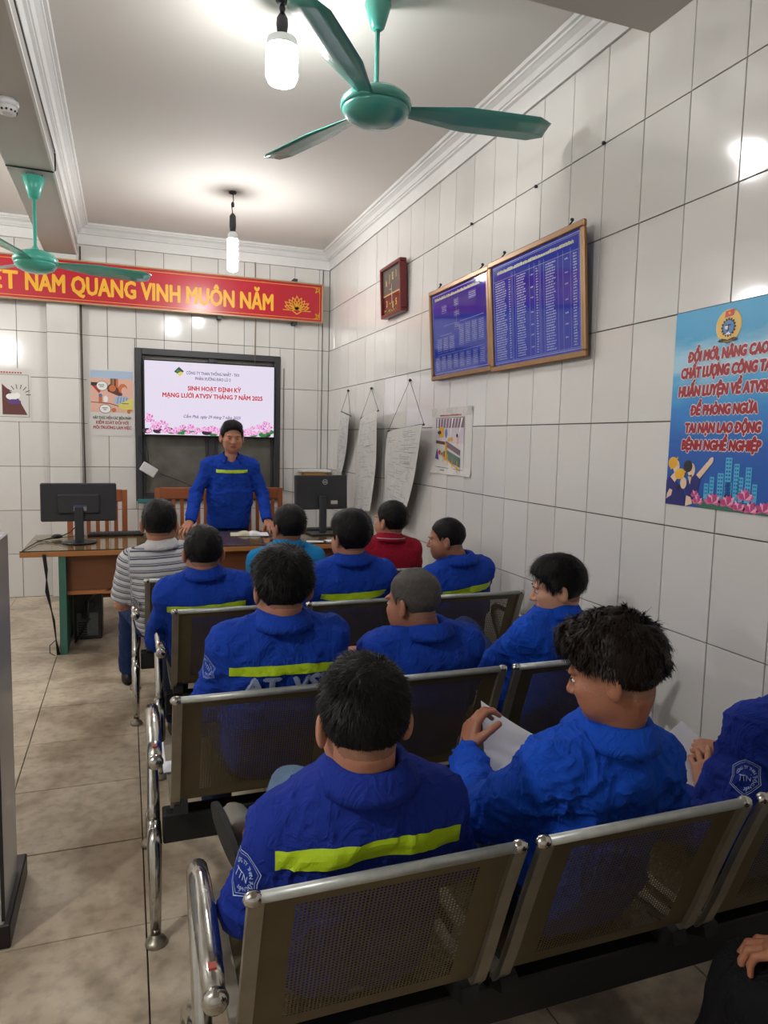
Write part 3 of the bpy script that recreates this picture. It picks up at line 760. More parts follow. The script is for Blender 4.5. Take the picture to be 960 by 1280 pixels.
# small safety poster on the right wall, curled edges
M = wall_frame(4.46, 1.295, 0.60, 0.43, 0.001, 0.001)
e = empty('safety_poster', label='small white poster with yellow machine drawing below the notice boards', cat='poster'); e.matrix_world = M
mb = MB(); n = 12
vs = []; fs = []
for j in range(9):
    for i in range(n + 1):
        u = 0.6*i/n; v = 0.43*j/8; d = 0.002 + 0.012*max(0, 1 - v/0.06)*(0.5 + 0.5*math.sin(i*1.3)) + 0.01*max(0, (v - 0.39)/0.04)*(0.5 + 0.5*math.cos(i*1.1))
        vs.append((u, v, d))
for j in range(8):
    for i in range(n): a = j*(n+1) + i; fs.append((a, a+1, a+n+2, a+n+1))
vs2 = [(a, b, c - 0.0015) for a, b, c in vs]; N0 = len(vs)
mb.add(vs, fs); mb.add(vs2, [f[::-1] for f in fs]); mb.build('sheet', M_PAP, e)
p = Print((0, 0, 0.0024), (1, 0, 0), (0, 1, 0), (0, 0, 1))
prm = mat('print_mauve', srgb(120, 96, 112), 0.6); prl = mat('print_lilac', srgb(196, 186, 196), 0.6); pyo = mat('print_ochre', srgb(214, 160, 50), 0.6); pgr = mat('print_greygreen', srgb(84, 110, 104), 0.6); pvi = mat('print_violet', srgb(84, 50, 130), 0.6)
marks(p, 0.13, 0.375, 0.32, 0.012, inkr, rs)
p.rect(0.07, 0.2, 0.49, 0.36, prl, 2); p.rect(0.07, 0.3, 0.49, 0.36, prm, 3)
for k in range(9): p.poly([(0.09 + .045*k, 0.36), (0.11 + .045*k, 0.36), (0.095 + .04*k, 0.24)], rs.choice([prl, prm, whi]), 4)
p.rect(0.12, 0.24, 0.20, 0.29, pyo, 5); p.ell(0.16, 0.295, 0.035, 0.012, pyo, 6); p.ell(0.13, 0.27, 0.03, 0.012, ink, 6); p.ell(0.235, 0.265, 0.02, 0.03, blu2, 5)
p.line([(0.08, 0.21), (0.22, 0.2)], 0.02, brn, 5); p.line([(0.23, 0.2), (0.45, 0.14)], 0.035, prm, 5); p.poly([(0.26, 0.21), (0.34, 0.22), (0.33, 0.24), (0.27, 0.235)], pyo, 6); p.ell(0.40, 0.22, 0.018, 0.025, pnk, 6); p.ell(0.40, 0.25, 0.014, 0.012, ink, 7)
p.poly([(0.15, 0.13), (0.24, 0.16), (0.45, 0.11), (0.45, 0.05), (0.3, 0.08)], pgr, 5); p.line([(0.15, 0.13), (0.45, 0.03)], 0.01, pyo, 7); p.line([(0.24, 0.20), (0.24, 0.09)], 0.03, pyo, 6)
for k in range(4): p.line([(0.2 + .07*k, 0.12 - .02*k + .03), (0.2 + .07*k, 0.08 - .02*k)], 0.008, pyo, 8)
p.poly([(0.07, 0.1), (0.1, 0.17), (0.13, 0.09)], pvi, 6); p.ell(0.14, 0.14, 0.02, 0.015, inkr, 7)
p.line([(0.06, 0.365), (0.5, 0.365), (0.5, 0.035), (0.06, 0.045)], 0.003, ink, 6); marks(p, 0.05, 0.02, 0.22, 0.009, ink, rs)
p.build('print', e)

# hanging technical drawings
M_DRW = mat('drawing_paper', srgb(196, 196, 192), 0.6, noise=0.08, nscale=12)
M_DLN = mat('drawing_lines', srgb(120, 122, 130), 0.7)
def drawing(nail, TL, TR, BLc, BRc, label, seed, bow=0.02):
    rr = random.Random(seed)
    nail, TL, TR, BLc, BRc = map(Vector, (nail, TL, TR, BLc, BRc))
    e = empty('hanging_drawing', (0, 0, 0), label=label, cat='drawing')
    N = (TR - TL).cross(BLc - TL).normalized()
    if N.x > 0: N = -N
    def S_(u, v):
        p = (TL*(1-u) + TR*u)*(1-v) + (BLc*(1-u) + BRc*u)*v
        return p + N*(bow*math.sin(PI*u)*(0.4 + v) + 0.012*math.sin(5*v + u*2))
    nu, nv = 8, 16; vs = []; fs = []
    for s_ in (0, 1):
        for j in range(nv+1):
            for i in range(nu+1): vs.append(S_(i/nu, j/nv) - N*(0.0012*s_))
    K = (nu+1)*(nv+1)
    for j in range(nv):
        for i in range(nu):
            a = j*(nu+1) + i; fs.append((a, a+1, a+nu+2, a+nu+1)); fs.append((K+a, K+a+nu+1, K+a+nu+2, K+a+1))
    MB().add(vs, fs, True).build('sheet', M_DRW, e)
    mb = MB()
    def seg(u0, v0, u1, v1, wd=0.0022):
        n = max(1, int(max(abs(u1-u0), abs(v1-v0))*8)); 
        d = (S_(u1, v1) - S_(u0, v0)).normalized().cross(N)*wd/2
        for k in range(n):
            a = S_(u0 + (u1-u0)*k/n, v0 + (v1-v0)*k/n) + N*0.0012; b = S_(u0 + (u1-u0)*(k+1)/n, v0 + (v1-v0)*(k+1)/n) + N*0.0012
            mb.add([a - d, b - d, b + d, a + d], [(0, 1, 2, 3)])
    for k in range(150):
        u, v = rr.uniform(0.06, 0.9), rr.uniform(0.04, 0.95); t = rr.random()
        if t < 0.4: seg(u, v, min(0.95, u + rr.uniform(0.05, 0.3)), v)
        elif t < 0.6: seg(u, v, u, min(0.97, v + rr.uniform(0.02, 0.12)))
        else: seg(u, v, min(0.95, max(0.05, u + rr.uniform(-0.25, 0.25))), min(0.97, v + rr.uniform(0.02, 0.15)), 0.0016)
    ob = mb.build('drawn_lines', M_DLN, e); ob['kind'] = 'stuff'
    mb = MB(); mb.tube([TL, TR], 0.007, 8); mb.build('top_rod', mat('rod_grey', srgb(92, 92, 90), 0.5), e)
    mb = MB(); mb.tube([TL, nail], 0.0018, 4); mb.tube([TR, nail], 0.0018, 4); mb.build('string', ink, e)
    mb = MB(); mb.ball(nail, 0.012, 8); mb.tube([nail, nail + Vector((0.02, 0, 0))], 0.004, 6); mb.build('nail', M_DARK, e)
drawing((1.945, 6.40, 1.96), (1.925, 6.54, 1.77), (1.86, 6.03, 1.715), (1.93, 6.76, 1.06), (1.90, 6.50, 1.06), 'white technical drawing hanging by strings, nearest the back corner', 1)
drawing((1.945, 5.73, 1.94), (1.93, 5.954, 1.694), (1.84, 5.24, 1.735), (1.93, 6.137, 0.86), (1.87, 5.46, 0.93), 'white technical drawing hanging by strings, the middle of three', 2)
drawing((1.945, 4.86, 1.945), (1.93, 5.257, 1.579), (1.84, 4.33, 1.615), (1.93, 5.32, 0.95), (1.87, 4.76, 0.88), 'white technical drawing hanging by strings, widest and nearest the small poster', 3)

# corner shelf
e = empty('wall_shelf', (1.64, 6.93, 0), label='small white shelf on yellow wooden brackets in the back corner', cat='shelf')
MB().bbox((0, 0, 1.175), (0.30, 0.195, 1.20)).build('shelf_board', M_PLASTER, e)
Y_W = mat('yellow_wood', srgb(186, 138, 60), 0.5)
mb = MB(); mb.bbox((0.03, 0.02, 1.135), (0.27, 0.055, 1.174)); mb.bbox((0.03, 0.15, 1.135), (0.27, 0.19, 1.174))
mb.build('shelf_batten', Y_W, e)
for x_ in (0.1, 0.2):
    q = MB(); q.tube([(x_, 0.03, 1.13), (x_ + 0.03, 0.19, 0.98)], 0.018, 4); q.build('bracket', Y_W, e)

# ---------------------------------------------------------------- fans
M_TEAL = mat('fan_teal', srgb(70, 146, 134), 0.25, noise=0.05, coat=0.3)
M_TEAL2 = mat('fan_teal_light', srgb(84, 190, 170), 0.25, noise=0.05, coat=0.3)
def fan(name, x, y, zc, zh, hr, br, a0, label, m, canopy_top):
    e = empty(name, (x, y, zc), label=label, cat='fan', group=None)
    c = MB(); c.lathe([(0.055, 0), (0.058, -0.02), (0.03, -0.11), (0.018, -0.12)] if canopy_top == 0 else [(0.062, -0.02), (0.066, -0.022), (0.030, -0.145), (0.016, -0.15)], seg=20); c.build('canopy', m, e)
    MB().lathe([(0.011, -0.10), (0.011, zh - zc + 0.10), (0.018, zh - zc + 0.09), (0.026, zh - zc + 0.02)], seg=12).build('down_rod', m, e)
    d = zh - zc
    MB().lathe([(0.02, d + 0.075), (0.05, d + 0.07), (hr*0.8, d + 0.05), (hr*0.97, d + 0.025), (hr, d + 0.008), (hr*0.99, d - 0.004), (hr*0.95, d - 0.010)], seg=36).build('motor_housing', m, e)
    MB().lathe([(hr*0.95, d - 0.008), (hr*0.93, d - 0.022), (hr*0.8, d - 0.045), (hr*0.5, d - 0.062), (hr*0.15, d - 0.068), (0.004, d - 0.069)], seg=36).build('motor_cover', m, e)
    for k in range(3):
        a = math.radians(a0 + 120*k)
        b = empty('blade', (0, 0, d), a, parent=e)
        bpy.data.objects.remove(b)
        vs = []; fs = []; n = 10; R0 = hr*0.92
        for s_ in (0, 1):
            for i in range(n + 1):
                t = i/n; r_ = R0 + (br - R0)*t; wd = (0.035 + 0.045*min(1, t*2.5)) * (1 if t < .9 else 1 - (t - .9)*4)
                for q in (-1, -0.33, 0.33, 1):
                    vs.append((r_, q*wd, -q*wd*0.22 + 0.004*(1 - q*q) - 0.003*s_))
        K = 4*(n+1)
        for i in range(n):
            for q in range(3):
                a1 = i*4 + q; fs.append((a1, a1+4, a1+5, a1+1)); fs.append((K+a1, K+a1+1, K+a1+5, K+a1+4))
            fs.append((i*4, K+i*4, K+i*4+4, i*4+4)); fs.append((i*4+3, i*4+7, K+i*4+7, K+i*4+3))
        fs.append((n*4, K+n*4, K+n*4+1, n*4+1)); fs.append((n*4+1, K+n*4+1, K+n*4+2, n*4+2)); fs.append((n*4+2, K+n*4+2, K+n*4+3, n*4+3))
        mb = MB().add(vs, fs, True)
        mb.build('blade', m, e, (0, 0, d), (0, 0, a))
    return e
f1 = fan('ceiling_fan', 1.034, 3.063, ZC, 2.934, 0.155, 0.80, -7, 'teal ceiling fan nearest the camera, under the white ceiling', M_TEAL, 0)
f2 = fan('ceiling_fan', -0.520, 5.05, 3.094, 2.565, 0.132, 0.70, 12, 'mint green ceiling fan hanging from the left beam before the banner', M_TEAL2, 1)
mb = MB(); mb.tube([(0, 0, 0), (0.0, 0.0, -0.1)], 0.006, 6); mb.tube([(-0.04, 0, -0.0), (-0.045, 0, -0.03)], 0.003, 5); mb.tube([(0.05, 0.0, -0.0), (0.035, 0.01, -0.03)], 0.003, 5)
mb.build('hook', M_DARK, f2)
mb = MB(); mb.tube([(-0.66, 4.95, 3.090), (-0.40, 4.95, 3.088), (-0.388, 4.95, 3.10), (-0.388, 4.95, 3.2)], 0.005, 6)
mb.tube([(-0.384, 4.90, 3.19), (-0.384, 4.2, 3.17), (-0.384, 3.0, 3.15), (-0.384, 2.0, 3.15)], 0.004, 5)
tag(mb.build('beam_cable', mc), 'black cable along and under the left beam by the mint fan', 'cable')

# smoke detector
e = empty('smoke_detector', (-0.52, 4.02, 3.094), label='white round smoke detector under the left beam', cat='detector')
MB().lathe([(0.05, 0), (0.052, -0.02), (0.046, -0.03)], seg=24).build('mounting_base', mat('white_plastic'), e)
MB().lathe([(0.040, -0.03), (0.043, -0.045), (0.036, -0.062), (0.02, -0.068)], seg=24).build('sensor_head', mat('white_plastic'), e)
mb = MB()
for k in range(12): a = 2*PI*k/12; mb.ball((0.040*math.cos(a), 0.040*math.sin(a), -0.053), 0.006, 6)
mb.build('vent_slot', M_BLACK, e)

# ---------------------------------------------------------------- lamps
def bulb(x, y, zc, z_sock, z_top, z_bot, r, power, label, group=None):
    e = empty('hanging_lamp', (x, y, zc), label=label, cat='lamp', group=group)
    MB().lathe([(0.03, 0), (0.028, -0.012), (0.01, -0.018)], seg=16).build('ceiling_rose', M_DARK, e)
    mb = MB(); mb.tube([(0, 0, -0.01), (0.006, 0.0, (z_sock - zc)*0.35), (-0.008, 0, (z_sock - zc)*0.6), (0, 0, z_sock - zc)], 0.004, 6)
    mb.ball((0.0, 0, (z_sock - zc)*0.55), 0.014, 8, (1, 1, 1.6)); mb.build('cord', mc, e)
    MB().lathe([(0.012, z_sock - zc + 0.01), (0.024, z_sock - zc - 0.01), (0.026, z_top - zc + 0.04), (0.02, z_top - zc)], seg=16).build('socket', M_DARK, e)
    m = mat('lamp_glow_%d' % int(power), (1.0, 0.985, 0.965, 1), 0.5, emit=power)
    h = z_top - z_bot
    MB().lathe([(0.02, z_top - zc), (r*0.92, z_top - zc - 0.02), (r, z_top - zc - 0.05), (r, z_top - zc - 0.055)], seg=24).build('lamp_base', mat('lamp_housing', srgb(215, 220, 220), 0.4), e)
    MB().lathe([(r, z_top - zc - 0.055), (r, z_bot - zc + h*0.15), (r*0.85, z_bot - zc + 0.01), (r*0.3, z_bot - zc), (0.005, z_bot - zc)], seg=24).build('globe', m, e)
bulb(0.650, 3.205, ZC, 3.30, 3.225, 3.02, 0.068, BULB_MAIN, 'large glowing white hanging lamp beside the near ceiling fan')
bulb(0.789, 5.718, ZC, 3.20, 3.075, 2.775, 0.040, BULB_SMALL, 'slim glowing hanging lamp above the banner near the back wall')
bulb(-2.24, 5.76, ZC, 3.20, 3.12, 2.93, 0.068, BULB_LEFT, 'round glowing hanging lamp over the left part of the room')
bulb(-1.9, 0.5, ZC, 3.10, 3.02, 2.83, 0.068, ADDED_REAR, 'added unseen lamp over the left rear of the room, for soft side light')  # unseen lamp, added to give the soft side light from the left rear

# nails and smudges on the right wall
for k, (y_, z_) in enumerate(((3.95, 2.8), (2.70, 2.80), (3.24, 2.79), (3.93, 0.94), (2.97, 0.0))):
    if z_ == 0: continue
    mb = MB(); mb.ball((0, 0, 0), 0.009, 8); mb.tube([(0, 0, 0), (0.012, 0, 0)], 0.004, 6)
    tag(mb.build('wall_nail', M_DARK, None, (XR - 0.01, y_, z_)), ('dark nail stub in a high joint above the left notice board', 'dark nail stub in the high joint nearest the cross beam', 'dark nail stub high above the right notice board', 'lone dark nail stub in the wall below the small white poster')[k], 'nail', 'nail stubs in the right wall')
# ---------------------------------------------------------------- steel cabinet at the left
M_CAB = mat('cabinet_grey_steel', srgb(176, 178, 180), 0.16, metal=0.25, noise=0.08, nscale=3)
e = empty('steel_cabinet', (-0.95, 2.18, 0), label='glossy grey steel cabinet on a black plinth at the left edge', cat='cabinet')
MB().bbox((0, 0, 0), (0.615, 0.38, 0.075)).build('plinth', M_BLACK, e)
MB().bbox((0.0, 0.0, 0.075), (0.6, 0.275, 1.19), 0.004).build('body', M_CAB, e)
MB().bbox((0.0, 0.255, 1.19), (0.575, 0.275, 1.336), 0.003).build('rear_upstand', mat('cabinet_panel', srgb(132, 132, 136), 0.3, metal=0.3), e)
MB().box((0.594, -0.004, 0.09), (0.604, 0.0, 1.18)).build('edge_seal', M_BLACK, e)

# ---------------------------------------------------------------- desk
M_WOOD = mat('desk_wood', srgb(122, 76, 46), 0.35, noise=0.2, nscale=5, stretch=(1, 6, 6))
M_WOODL = mat('desk_edge', srgb(180, 116, 64), 0.4, noise=0.12, nscale=6, stretch=(1, 6, 6))
M_DTOP = mat('desk_top', srgb(150, 118, 80), 0.12, noise=0.15, nscale=4, stretch=(1, 5, 1), coat=0.6)
M_GREEN = mat('painted_green', srgb(62, 112, 98), 0.45, noise=0.15)
M_GLASS = mat('desk_glass', srgb(190, 215, 205), 0.03, spec=0.6)
dz = 0.715
M_DTOPX = mat('desk_top_wood', srgb(172, 116, 66), 0.35, noise=0.12, nscale=6, stretch=(1, 6, 6))
desk = empty('desk', (-0.67, 5.15, 0), label='long wooden office desk with glass top and green end legs', cat='desk')
DW = 2.50
MB().bbox((0, 0, dz - 0.035), (DW, 0.88, dz), 0.003).build('desk_top', M_DTOPX, desk)
def glass_mat():
    """thin sheet glass: clear with fresnel reflection"""
    m = bpy.data.materials.new('desk_glass'); m.use_nodes = True; nt = m.node_tree
    for n in list(nt.nodes):
        if n.type != 'OUTPUT_MATERIAL': nt.nodes.remove(n)
    out = [n for n in nt.nodes if n.type == 'OUTPUT_MATERIAL'][0]
    t = nt.nodes.new('ShaderNodeBsdfTransparent'); t.inputs[0].default_value = (0.90, 0.96, 0.93, 1)
    g = nt.nodes.new('ShaderNodeBsdfGlossy'); g.inputs['Roughness'].default_value = 0.02
    lw = nt.nodes.new('ShaderNodeLayerWeight'); lw.inputs[0].default_value = 0.5
    pw = nt.nodes.new('ShaderNodeMath'); pw.operation = 'POWER'; pw.inputs[1].default_value = 4.0; nt.links.new(lw.outputs['Facing'], pw.inputs[0])
    fr = nt.nodes.new('ShaderNodeMapRange'); fr.inputs[3].default_value = 0.04; fr.inputs[4].default_value = 0.75; nt.links.new(pw.outputs[0], fr.inputs[0])
    mx = nt.nodes.new('ShaderNodeMixShader')
    nt.links.new(fr.outputs[0], mx.inputs[0]); nt.links.new(t.outputs[0], mx.inputs[1]); nt.links.new(g.outputs[0], mx.inputs[2]); nt.links.new(mx.outputs[0], out.inputs[0])
    return m
M_WGL = glass_mat()
MB().box((0.008, 0.008, dz + 0.0005), (DW - 0.008, 0.87, dz + 0.006)).build('glass_sheet', M_WGL, desk)
MB().box((0.0, 0.004, dz + 0.0002), (DW, 0.008, dz + 0.007)).build('glass_edge', mat('glass_edge_dark', srgb(40, 52, 48), 0.2), desk)
mb = MB(); mb.prism([(0.02, 0.0), (0.09, 0.0), (0.60, 0.0), (0.70, 0.02), (0.66, 0.30), (0.66, dz - 0.035), (0.03, dz - 0.035), (0.03, 0.25)], 'x', 0.23, 0.275)
lg = mb.mesh('leg', M_GREEN)
link('leg', lg, desk); link('leg', lg, desk, (DW - 0.5, 0, 0))
MB().bbox((0.276, 0.12, 0.40), (DW - 0.272, 0.14, dz - 0.036), 0.002).build('modesty_panel', M_WOOD, desk)
MB().bbox((0.276, 0.10, 0.395), (DW - 0.272, 0.16, 0.42), 0.002).build('rail', M_WOODL, desk)

# cables hanging from the desk's left end
mb = MB()
for k in range(3):
    o = 0.008*k
    mb.tube([(-0.53 + o, 5.138, 0.70), (-0.52 + o, 5.13, 0.62 - .01*k), (-0.50 - o, 5.13, 0.45), (-0.475 + o*.5, 5.13, 0.25), (-0.46, 5.13, 0.12), (-0.455 + o, 5.14, 0.01)], 0.0045, 5)
mb.tube([(-0.46, 5.13, 0.12), (-0.50, 5.13, 0.08), (-0.50, 5.13, 0.03), (-0.47, 5.13, 0.01)], 0.003, 5)
tag(mb.build('hanging_cables', mc), 'black cable bundle hanging to the floor at the left desk end', 'cable')
mb = MB(); mb.tube([(-0.26, 5.262, 0.34), (-0.22, 5.262, 0.39), (-0.12, 5.258, 0.42), (0.05, 5.258, 0.425), (0.2, 5.258, 0.43), (0.5, 5.258, 0.43)], 0.010, 6)
mb.tube([(-0.26, 5.262, 0.34), (-0.27, 5.30, 0.2), (-0.30, 5.36, 0.12), (-0.36, 5.40, 0.02)], 0.008, 6)
tag(mb.build('desk_cables', mc), 'thick black cable bundle running along the bottom of the desk panel', 'cable')

# computer tower
e = empty('computer_tower', (-0.375, 5.52, 0), label='dusty black computer tower on the floor under the desk', cat='computer')
M_PC = mat('pc_black', srgb(34, 36, 38), 0.5, noise=0.4, nscale=30)
M_PCG = mat('pc_grey', srgb(92, 98, 96), 0.5, noise=0.45, nscale=60)
MB().bbox((0, 0, 0.004), (0.19, 0.36, 0.36)).build('case', M_PC, e)
MB().box((0.02, -0.003, 0.03), (0.165, 0, 0.20)).build('rear_panel', M_PCG, e)
mb = MB()
for k in range(6): mb.box((0.03, -0.006, 0.035 + k*0.018), (0.09, -0.003, 0.045 + k*0.018))
mb.build('slot_cover', M_PC, e)['kind'] = 'stuff'
mb = MB(); mb.lathe([(0.035, 0), (0.035, 0.004), (0.028, 0.004)], (0, 0, 0), 20, Matrix.Rotation(PI/2, 3, 'X')); mb.build('fan_grille', M_BLACK, e, (0.11, -0.002, 0.26))
mb = MB()
for k in range(4): mb.tube([(0.05 + .02*k, -0.005, 0.15), (0.06 + .01*k, -0.05, 0.18), (0.07, -0.06, 0.3), (0.09, -0.03, 0.38)], 0.004, 5)
tag(mb.build('tower_cables', mc, None, (-0.375, 5.515, 0)), 'tangle of black cables behind the computer tower', 'cable')

# monitors
def monitor(x, y, z, w_, h_, rz, tilt, label, zc_, round_base, tagcol):
    e = empty('monitor', (x, y, z), rz, label=label, cat='monitor')
    M = Matrix.Translation((0, 0, zc_)) @ Matrix.Rotation(tilt, 4, 'X')
    MB().bbox((-w_/2, 0.0, -h_/2), (w_/2, 0.035, h_/2), 0.008, M).build('casing', M_DARK, e)
    MB().bbox((-w_*0.28, -0.02, -h_*0.30), (w_*0.28, 0.0, h_*0.22), 0.01, M).build('rear_bulge', M_DARK, e) if round_base else None
    MB().box((-w_/2 + .012, 0.036, -h_/2 + .012), (w_/2 - .012, 0.037, h_/2 - .012), M).build('screen', M_BLACK, e)
    mb = MB(); mb.bbox((-0.03, -0.045, 0.012), (0.03, -0.02, zc_ - h_*0.1), 0.006); mb.build('stand_neck', M_DARK, e)
    if round_base: MB().lathe([(0.12, 0), (0.12, 0.006), (0.10, 0.012), (0.02, 0.02)], seg=32).build('stand_base', M_BLACK, e)
    else: MB().bbox((-0.12, -0.12, 0), (0.12, 0.08, 0.012), 0.004).build('stand_base', M_DARK, e)
    return e, M
dt = dz + 0.007
e, M = monitor(-0.325, 5.52, dt, 0.505, 0.275, 0.02, 0.0, 'black monitor seen from behind on the left end of the desk', 0.29, True, None)
MB().box((-0.035, -0.0215, -0.06), (0.05, -0.020, -0.03), M).build('maker_label', mat('label_silver', srgb(150, 152, 160), 0.4), e)
MB().box((-0.035, -0.0215, -0.03), (0.05, -0.020, -0.018), M).build('maker_label', mat('label_blue', srgb(70, 80, 120), 0.4), e)
e, M = monitor(1.52, 5.70, dt, 0.46, 0.285, 0.10, -0.06, 'black flat monitor with silver ring emblem, on the right of the desk', 0.345, False, None)
m2 = MB()
for k in range(24):
    a = 2*PI*k/24; b = 2*PI*(k+1)/24; f_ = lambda t, r: M @ Vector((0.03 + r*math.cos(t), -0.0012, 0.085 + r*math.sin(t)))
    m2.add([f_(a, .018), f_(b, .018), f_(b, .022), f_(a, .022)], [(0, 1, 2, 3)])
m2.build('emblem_ring', mat('emblem_silver', srgb(190, 194, 200), 0.3), e)
p = Print(M @ Vector((0, -0.0008, 0)), (1, 0, 0), (0, 0, 1), (0, -1, 0)); p.text('DELL', 0.03, 0.078, 0.014, mat('emblem_silver'), 1, width=0.036, align='c', bold=0.02)
o = p.build('emblem_lettering', e)
MB().box((0.08, -0.0015, -0.10), (0.14, -0.0005, -0.07), M).build('sticker', mat('sticker_white', srgb(190, 188, 176), 0.5), e)

# things on the desk
e = empty('keyboard', (-0.10, 5.90, dt), 0.05, label='black keyboard lying on the desk behind the left monitor', cat='keyboard')
MB().bbox((-0.19, -0.06, 0), (0.22, 0.07, 0.016), 0.004).build('case', M_BLACK, e)
km = MB()
for r_ in range(5):
    for c_ in range(15): km.box((-0.18 + c_*0.026, -0.05 + r_*0.023, 0.016), (-0.158 + c_*0.026, -0.031 + r_*0.023, 0.021))
km.build('keys', M_DARK, e)['kind'] = 'stuff'
e = empty('keyboard', (1.50, 5.90, dt), 0.08, label='black keyboard behind the right monitor', cat='keyboard')
MB().bbox((-0.19, -0.06, 0), (0.19, 0.07, 0.016), 0.004).build('case', M_BLACK, e); km2 = km.mesh('keys', M_DARK); link('keys', km2, e)['kind'] = 'stuff'
M_PAPER = mat('paper_white', srgb(238, 240, 246), 0.6)
M_PAGE = mat('page_cream', srgb(214, 206, 184), 0.7)
e = empty('open_notebook', (0.93, 5.74, dt), -0.12, label='open notebook lying on the desk before the standing man', cat='notebook')
for s_ in (-1, 1):
    mb = MB(); vs = []; n = 8
    for i in range(n + 1):
        t = i/n; x_ = s_*0.15*t; z_ = 0.004 + 0.020*math.sin(PI*min(1, t*1.4 + 0.1))*(1 - t*0.7)
        for y_ in (-0.1, 0.1): vs += [(x_, y_, z_), (x_, y_, 0.001)]
    fs = []
    for i in range(n):
        a = i*4; fs += [(a, a+4, a+6, a+2), (a+1, a+3, a+7, a+5), (a, a+1, a+5, a+4), (a+2, a+6, a+7, a+3)]
    fs.append((n*4, n*4+1, n*4+3, n*4+2)); me = MB().add(vs, fs, False).mesh('page_block', M_PAGE if s_ < 0 else M_PAPER); fixn(me); link('page_block', me, e)
MB().box((-0.155, -0.103, 0), (0.155, 0.103, 0.001)).build('cover', mat('cover_dark', srgb(60, 40, 36), 0.5), e)
e = empty('computer_mouse', (1.14, 5.66, dt), 0.3, label='black computer mouse on a pad by the standing man', cat='mouse')
MB().ball((0, 0, 0.012), 0.03, 14, (0.9, 1.6, 0.6)).build('body', M_BLACK, e)
o = MB().box((1.00, 5.58, dt), (1.22, 5.78, dt + 0.002)).build('mouse_pad', M_DARK); tag(o, 'thin dark mouse pad under the black mouse', 'mouse pad')
o = MB().bbox((0, 0, 0), (0.17, 0.085, 0.009)).build('phone', mat('phone_brown', srgb(70, 34, 30), 0.2), None, (1.02, 5.32, dt), (0, 0, -0.15)); tag(o, 'dark red phone lying near the front edge of the desk', 'phone')
for i, (x_, y_, w_, r_, lb) in enumerate(((0.50, 5.66, 0.12, 0.1, 'small white paper slip beside the standing man\'s right hand'), (1.28, 5.24, 0.13, -0.3, 'white paper slip near the desk front, left of the right monitor'), (1.45, 5.22, 0.17, 0.1, 'white paper sheet near the desk front below the right monitor'), (1.66, 5.35, 0.14, 0.4, 'tilted white paper at the right end of the desk front'))):
    o = MB().box((0, 0, 0), (w_, w_*0.6, 0.0008)).build('paper', M_PAPER, None, (x_, y_, dt), (0, 0, r_)); tag(o, lb, 'paper')
mb = MB(); mb.ball((-0.49, 5.72, dt + 0.02), 0.03, 12, (1.3, 0.8, 0.6)); mb.tube([(-0.49, 5.72, dt + 0.02), (-0.60, 5.55, dt + 0.01), (-0.64, 5.25, dt + 0.006), (-0.655, 5.145, dt)], 0.004, 5)
mb.tube([(-0.46, 5.73, dt + 0.02), (-0.40, 5.74, dt + 0.05), (-0.34, 5.60, dt + 0.12)], 0.004, 5); mb.tube([(-0.60, 5.6, dt + 0.006), (-0.46, 5.45, dt + 0.005), (-0.36, 5.27, dt + 0.005)], 0.0025, 5)
mb.tube([(-0.62, 5.62, dt + 0.005), (-0.4, 5.80, dt + 0.006), (-0.3, 5.83, dt + 0.005)], 0.0025, 5)
tag(mb.build('monitor_cables', mc), 'black cable plug and leads on the glass by the left monitor', 'cable')

# ---------------------------------------------------------------- wooden chairs behind the desk
M_CHW = mat('chair_wood', srgb(148, 84, 48), 0.35, noise=0.15, nscale=6, stretch=(6, 6, 1))
def chair(x, y, label):
    e = empty('wooden_chair', (x, y, 0), PI, label=label, cat='chair', group='wooden chairs behind the desk')
    w_ = 0.48
    MB().bbox((-w_/2, -0.22, 0.40), (w_/2, 0.22, 0.425), 0.006).build('seat', M_CHW, e)
    for s_ in (-1, 1):
        mb = MB(); x0 = s_*(w_/2 - 0.025)
        mb.prism([(-0.22, 0), (-0.18, 0), (-0.185, 0.42), (-0.225, 1.035), (-0.255, 1.035), (-0.225, 0.42)], 'x', x0 - 0.022, x0 + 0.022)
        me = mb.mesh('leg', M_CHW); fixn(me); link('leg', me, e)
        MB().bbox((x0 - 0.02, 0.17, 0), (x0 + 0.02, 0.21, 0.40), 0.003).build('leg', M_CHW, e)
    MB().bbox((-w_/2 + 0.045, -0.250, 0.935), (w_/2 - 0.045, -0.222, 1.04), 0.006).build('top_rail', M_CHW, e)
    MB().bbox((-w_/2 + 0.045, -0.222, 0.50), (w_/2 - 0.045, -0.200, 0.54), 0.004).build('lower_rail', M_CHW, e)
    sm = MB(); sm.prism([(-0.225, 0.54), (-0.212, 0.54), (-0.232, 0.935), (-0.245, 0.935)], 'x', -0.016, 0.016); sm = sm.mesh('slat', M_CHW); fixn(sm)
    for k in range(5): link('slat', sm, e, (-0.145 + 0.0725*k, 0, 0))
    for z_, y_ in ((0.2, 0.19), (0.2, -0.2)): MB().bbox((-w_/2 + 0.045, y_ - 0.01, z_), (w_/2 - 0.045, y_ + 0.01, z_ + 0.03)).build('stretcher', M_CHW, e)
chair(-0.235, 6.22, 'brown wooden slat back chair behind the left monitor')
chair(0.47, 6.44, 'brown wooden slat back chair behind the standing man, left of him')
chair(1.155, 6.44, 'brown wooden slat back chair right of the standing man')

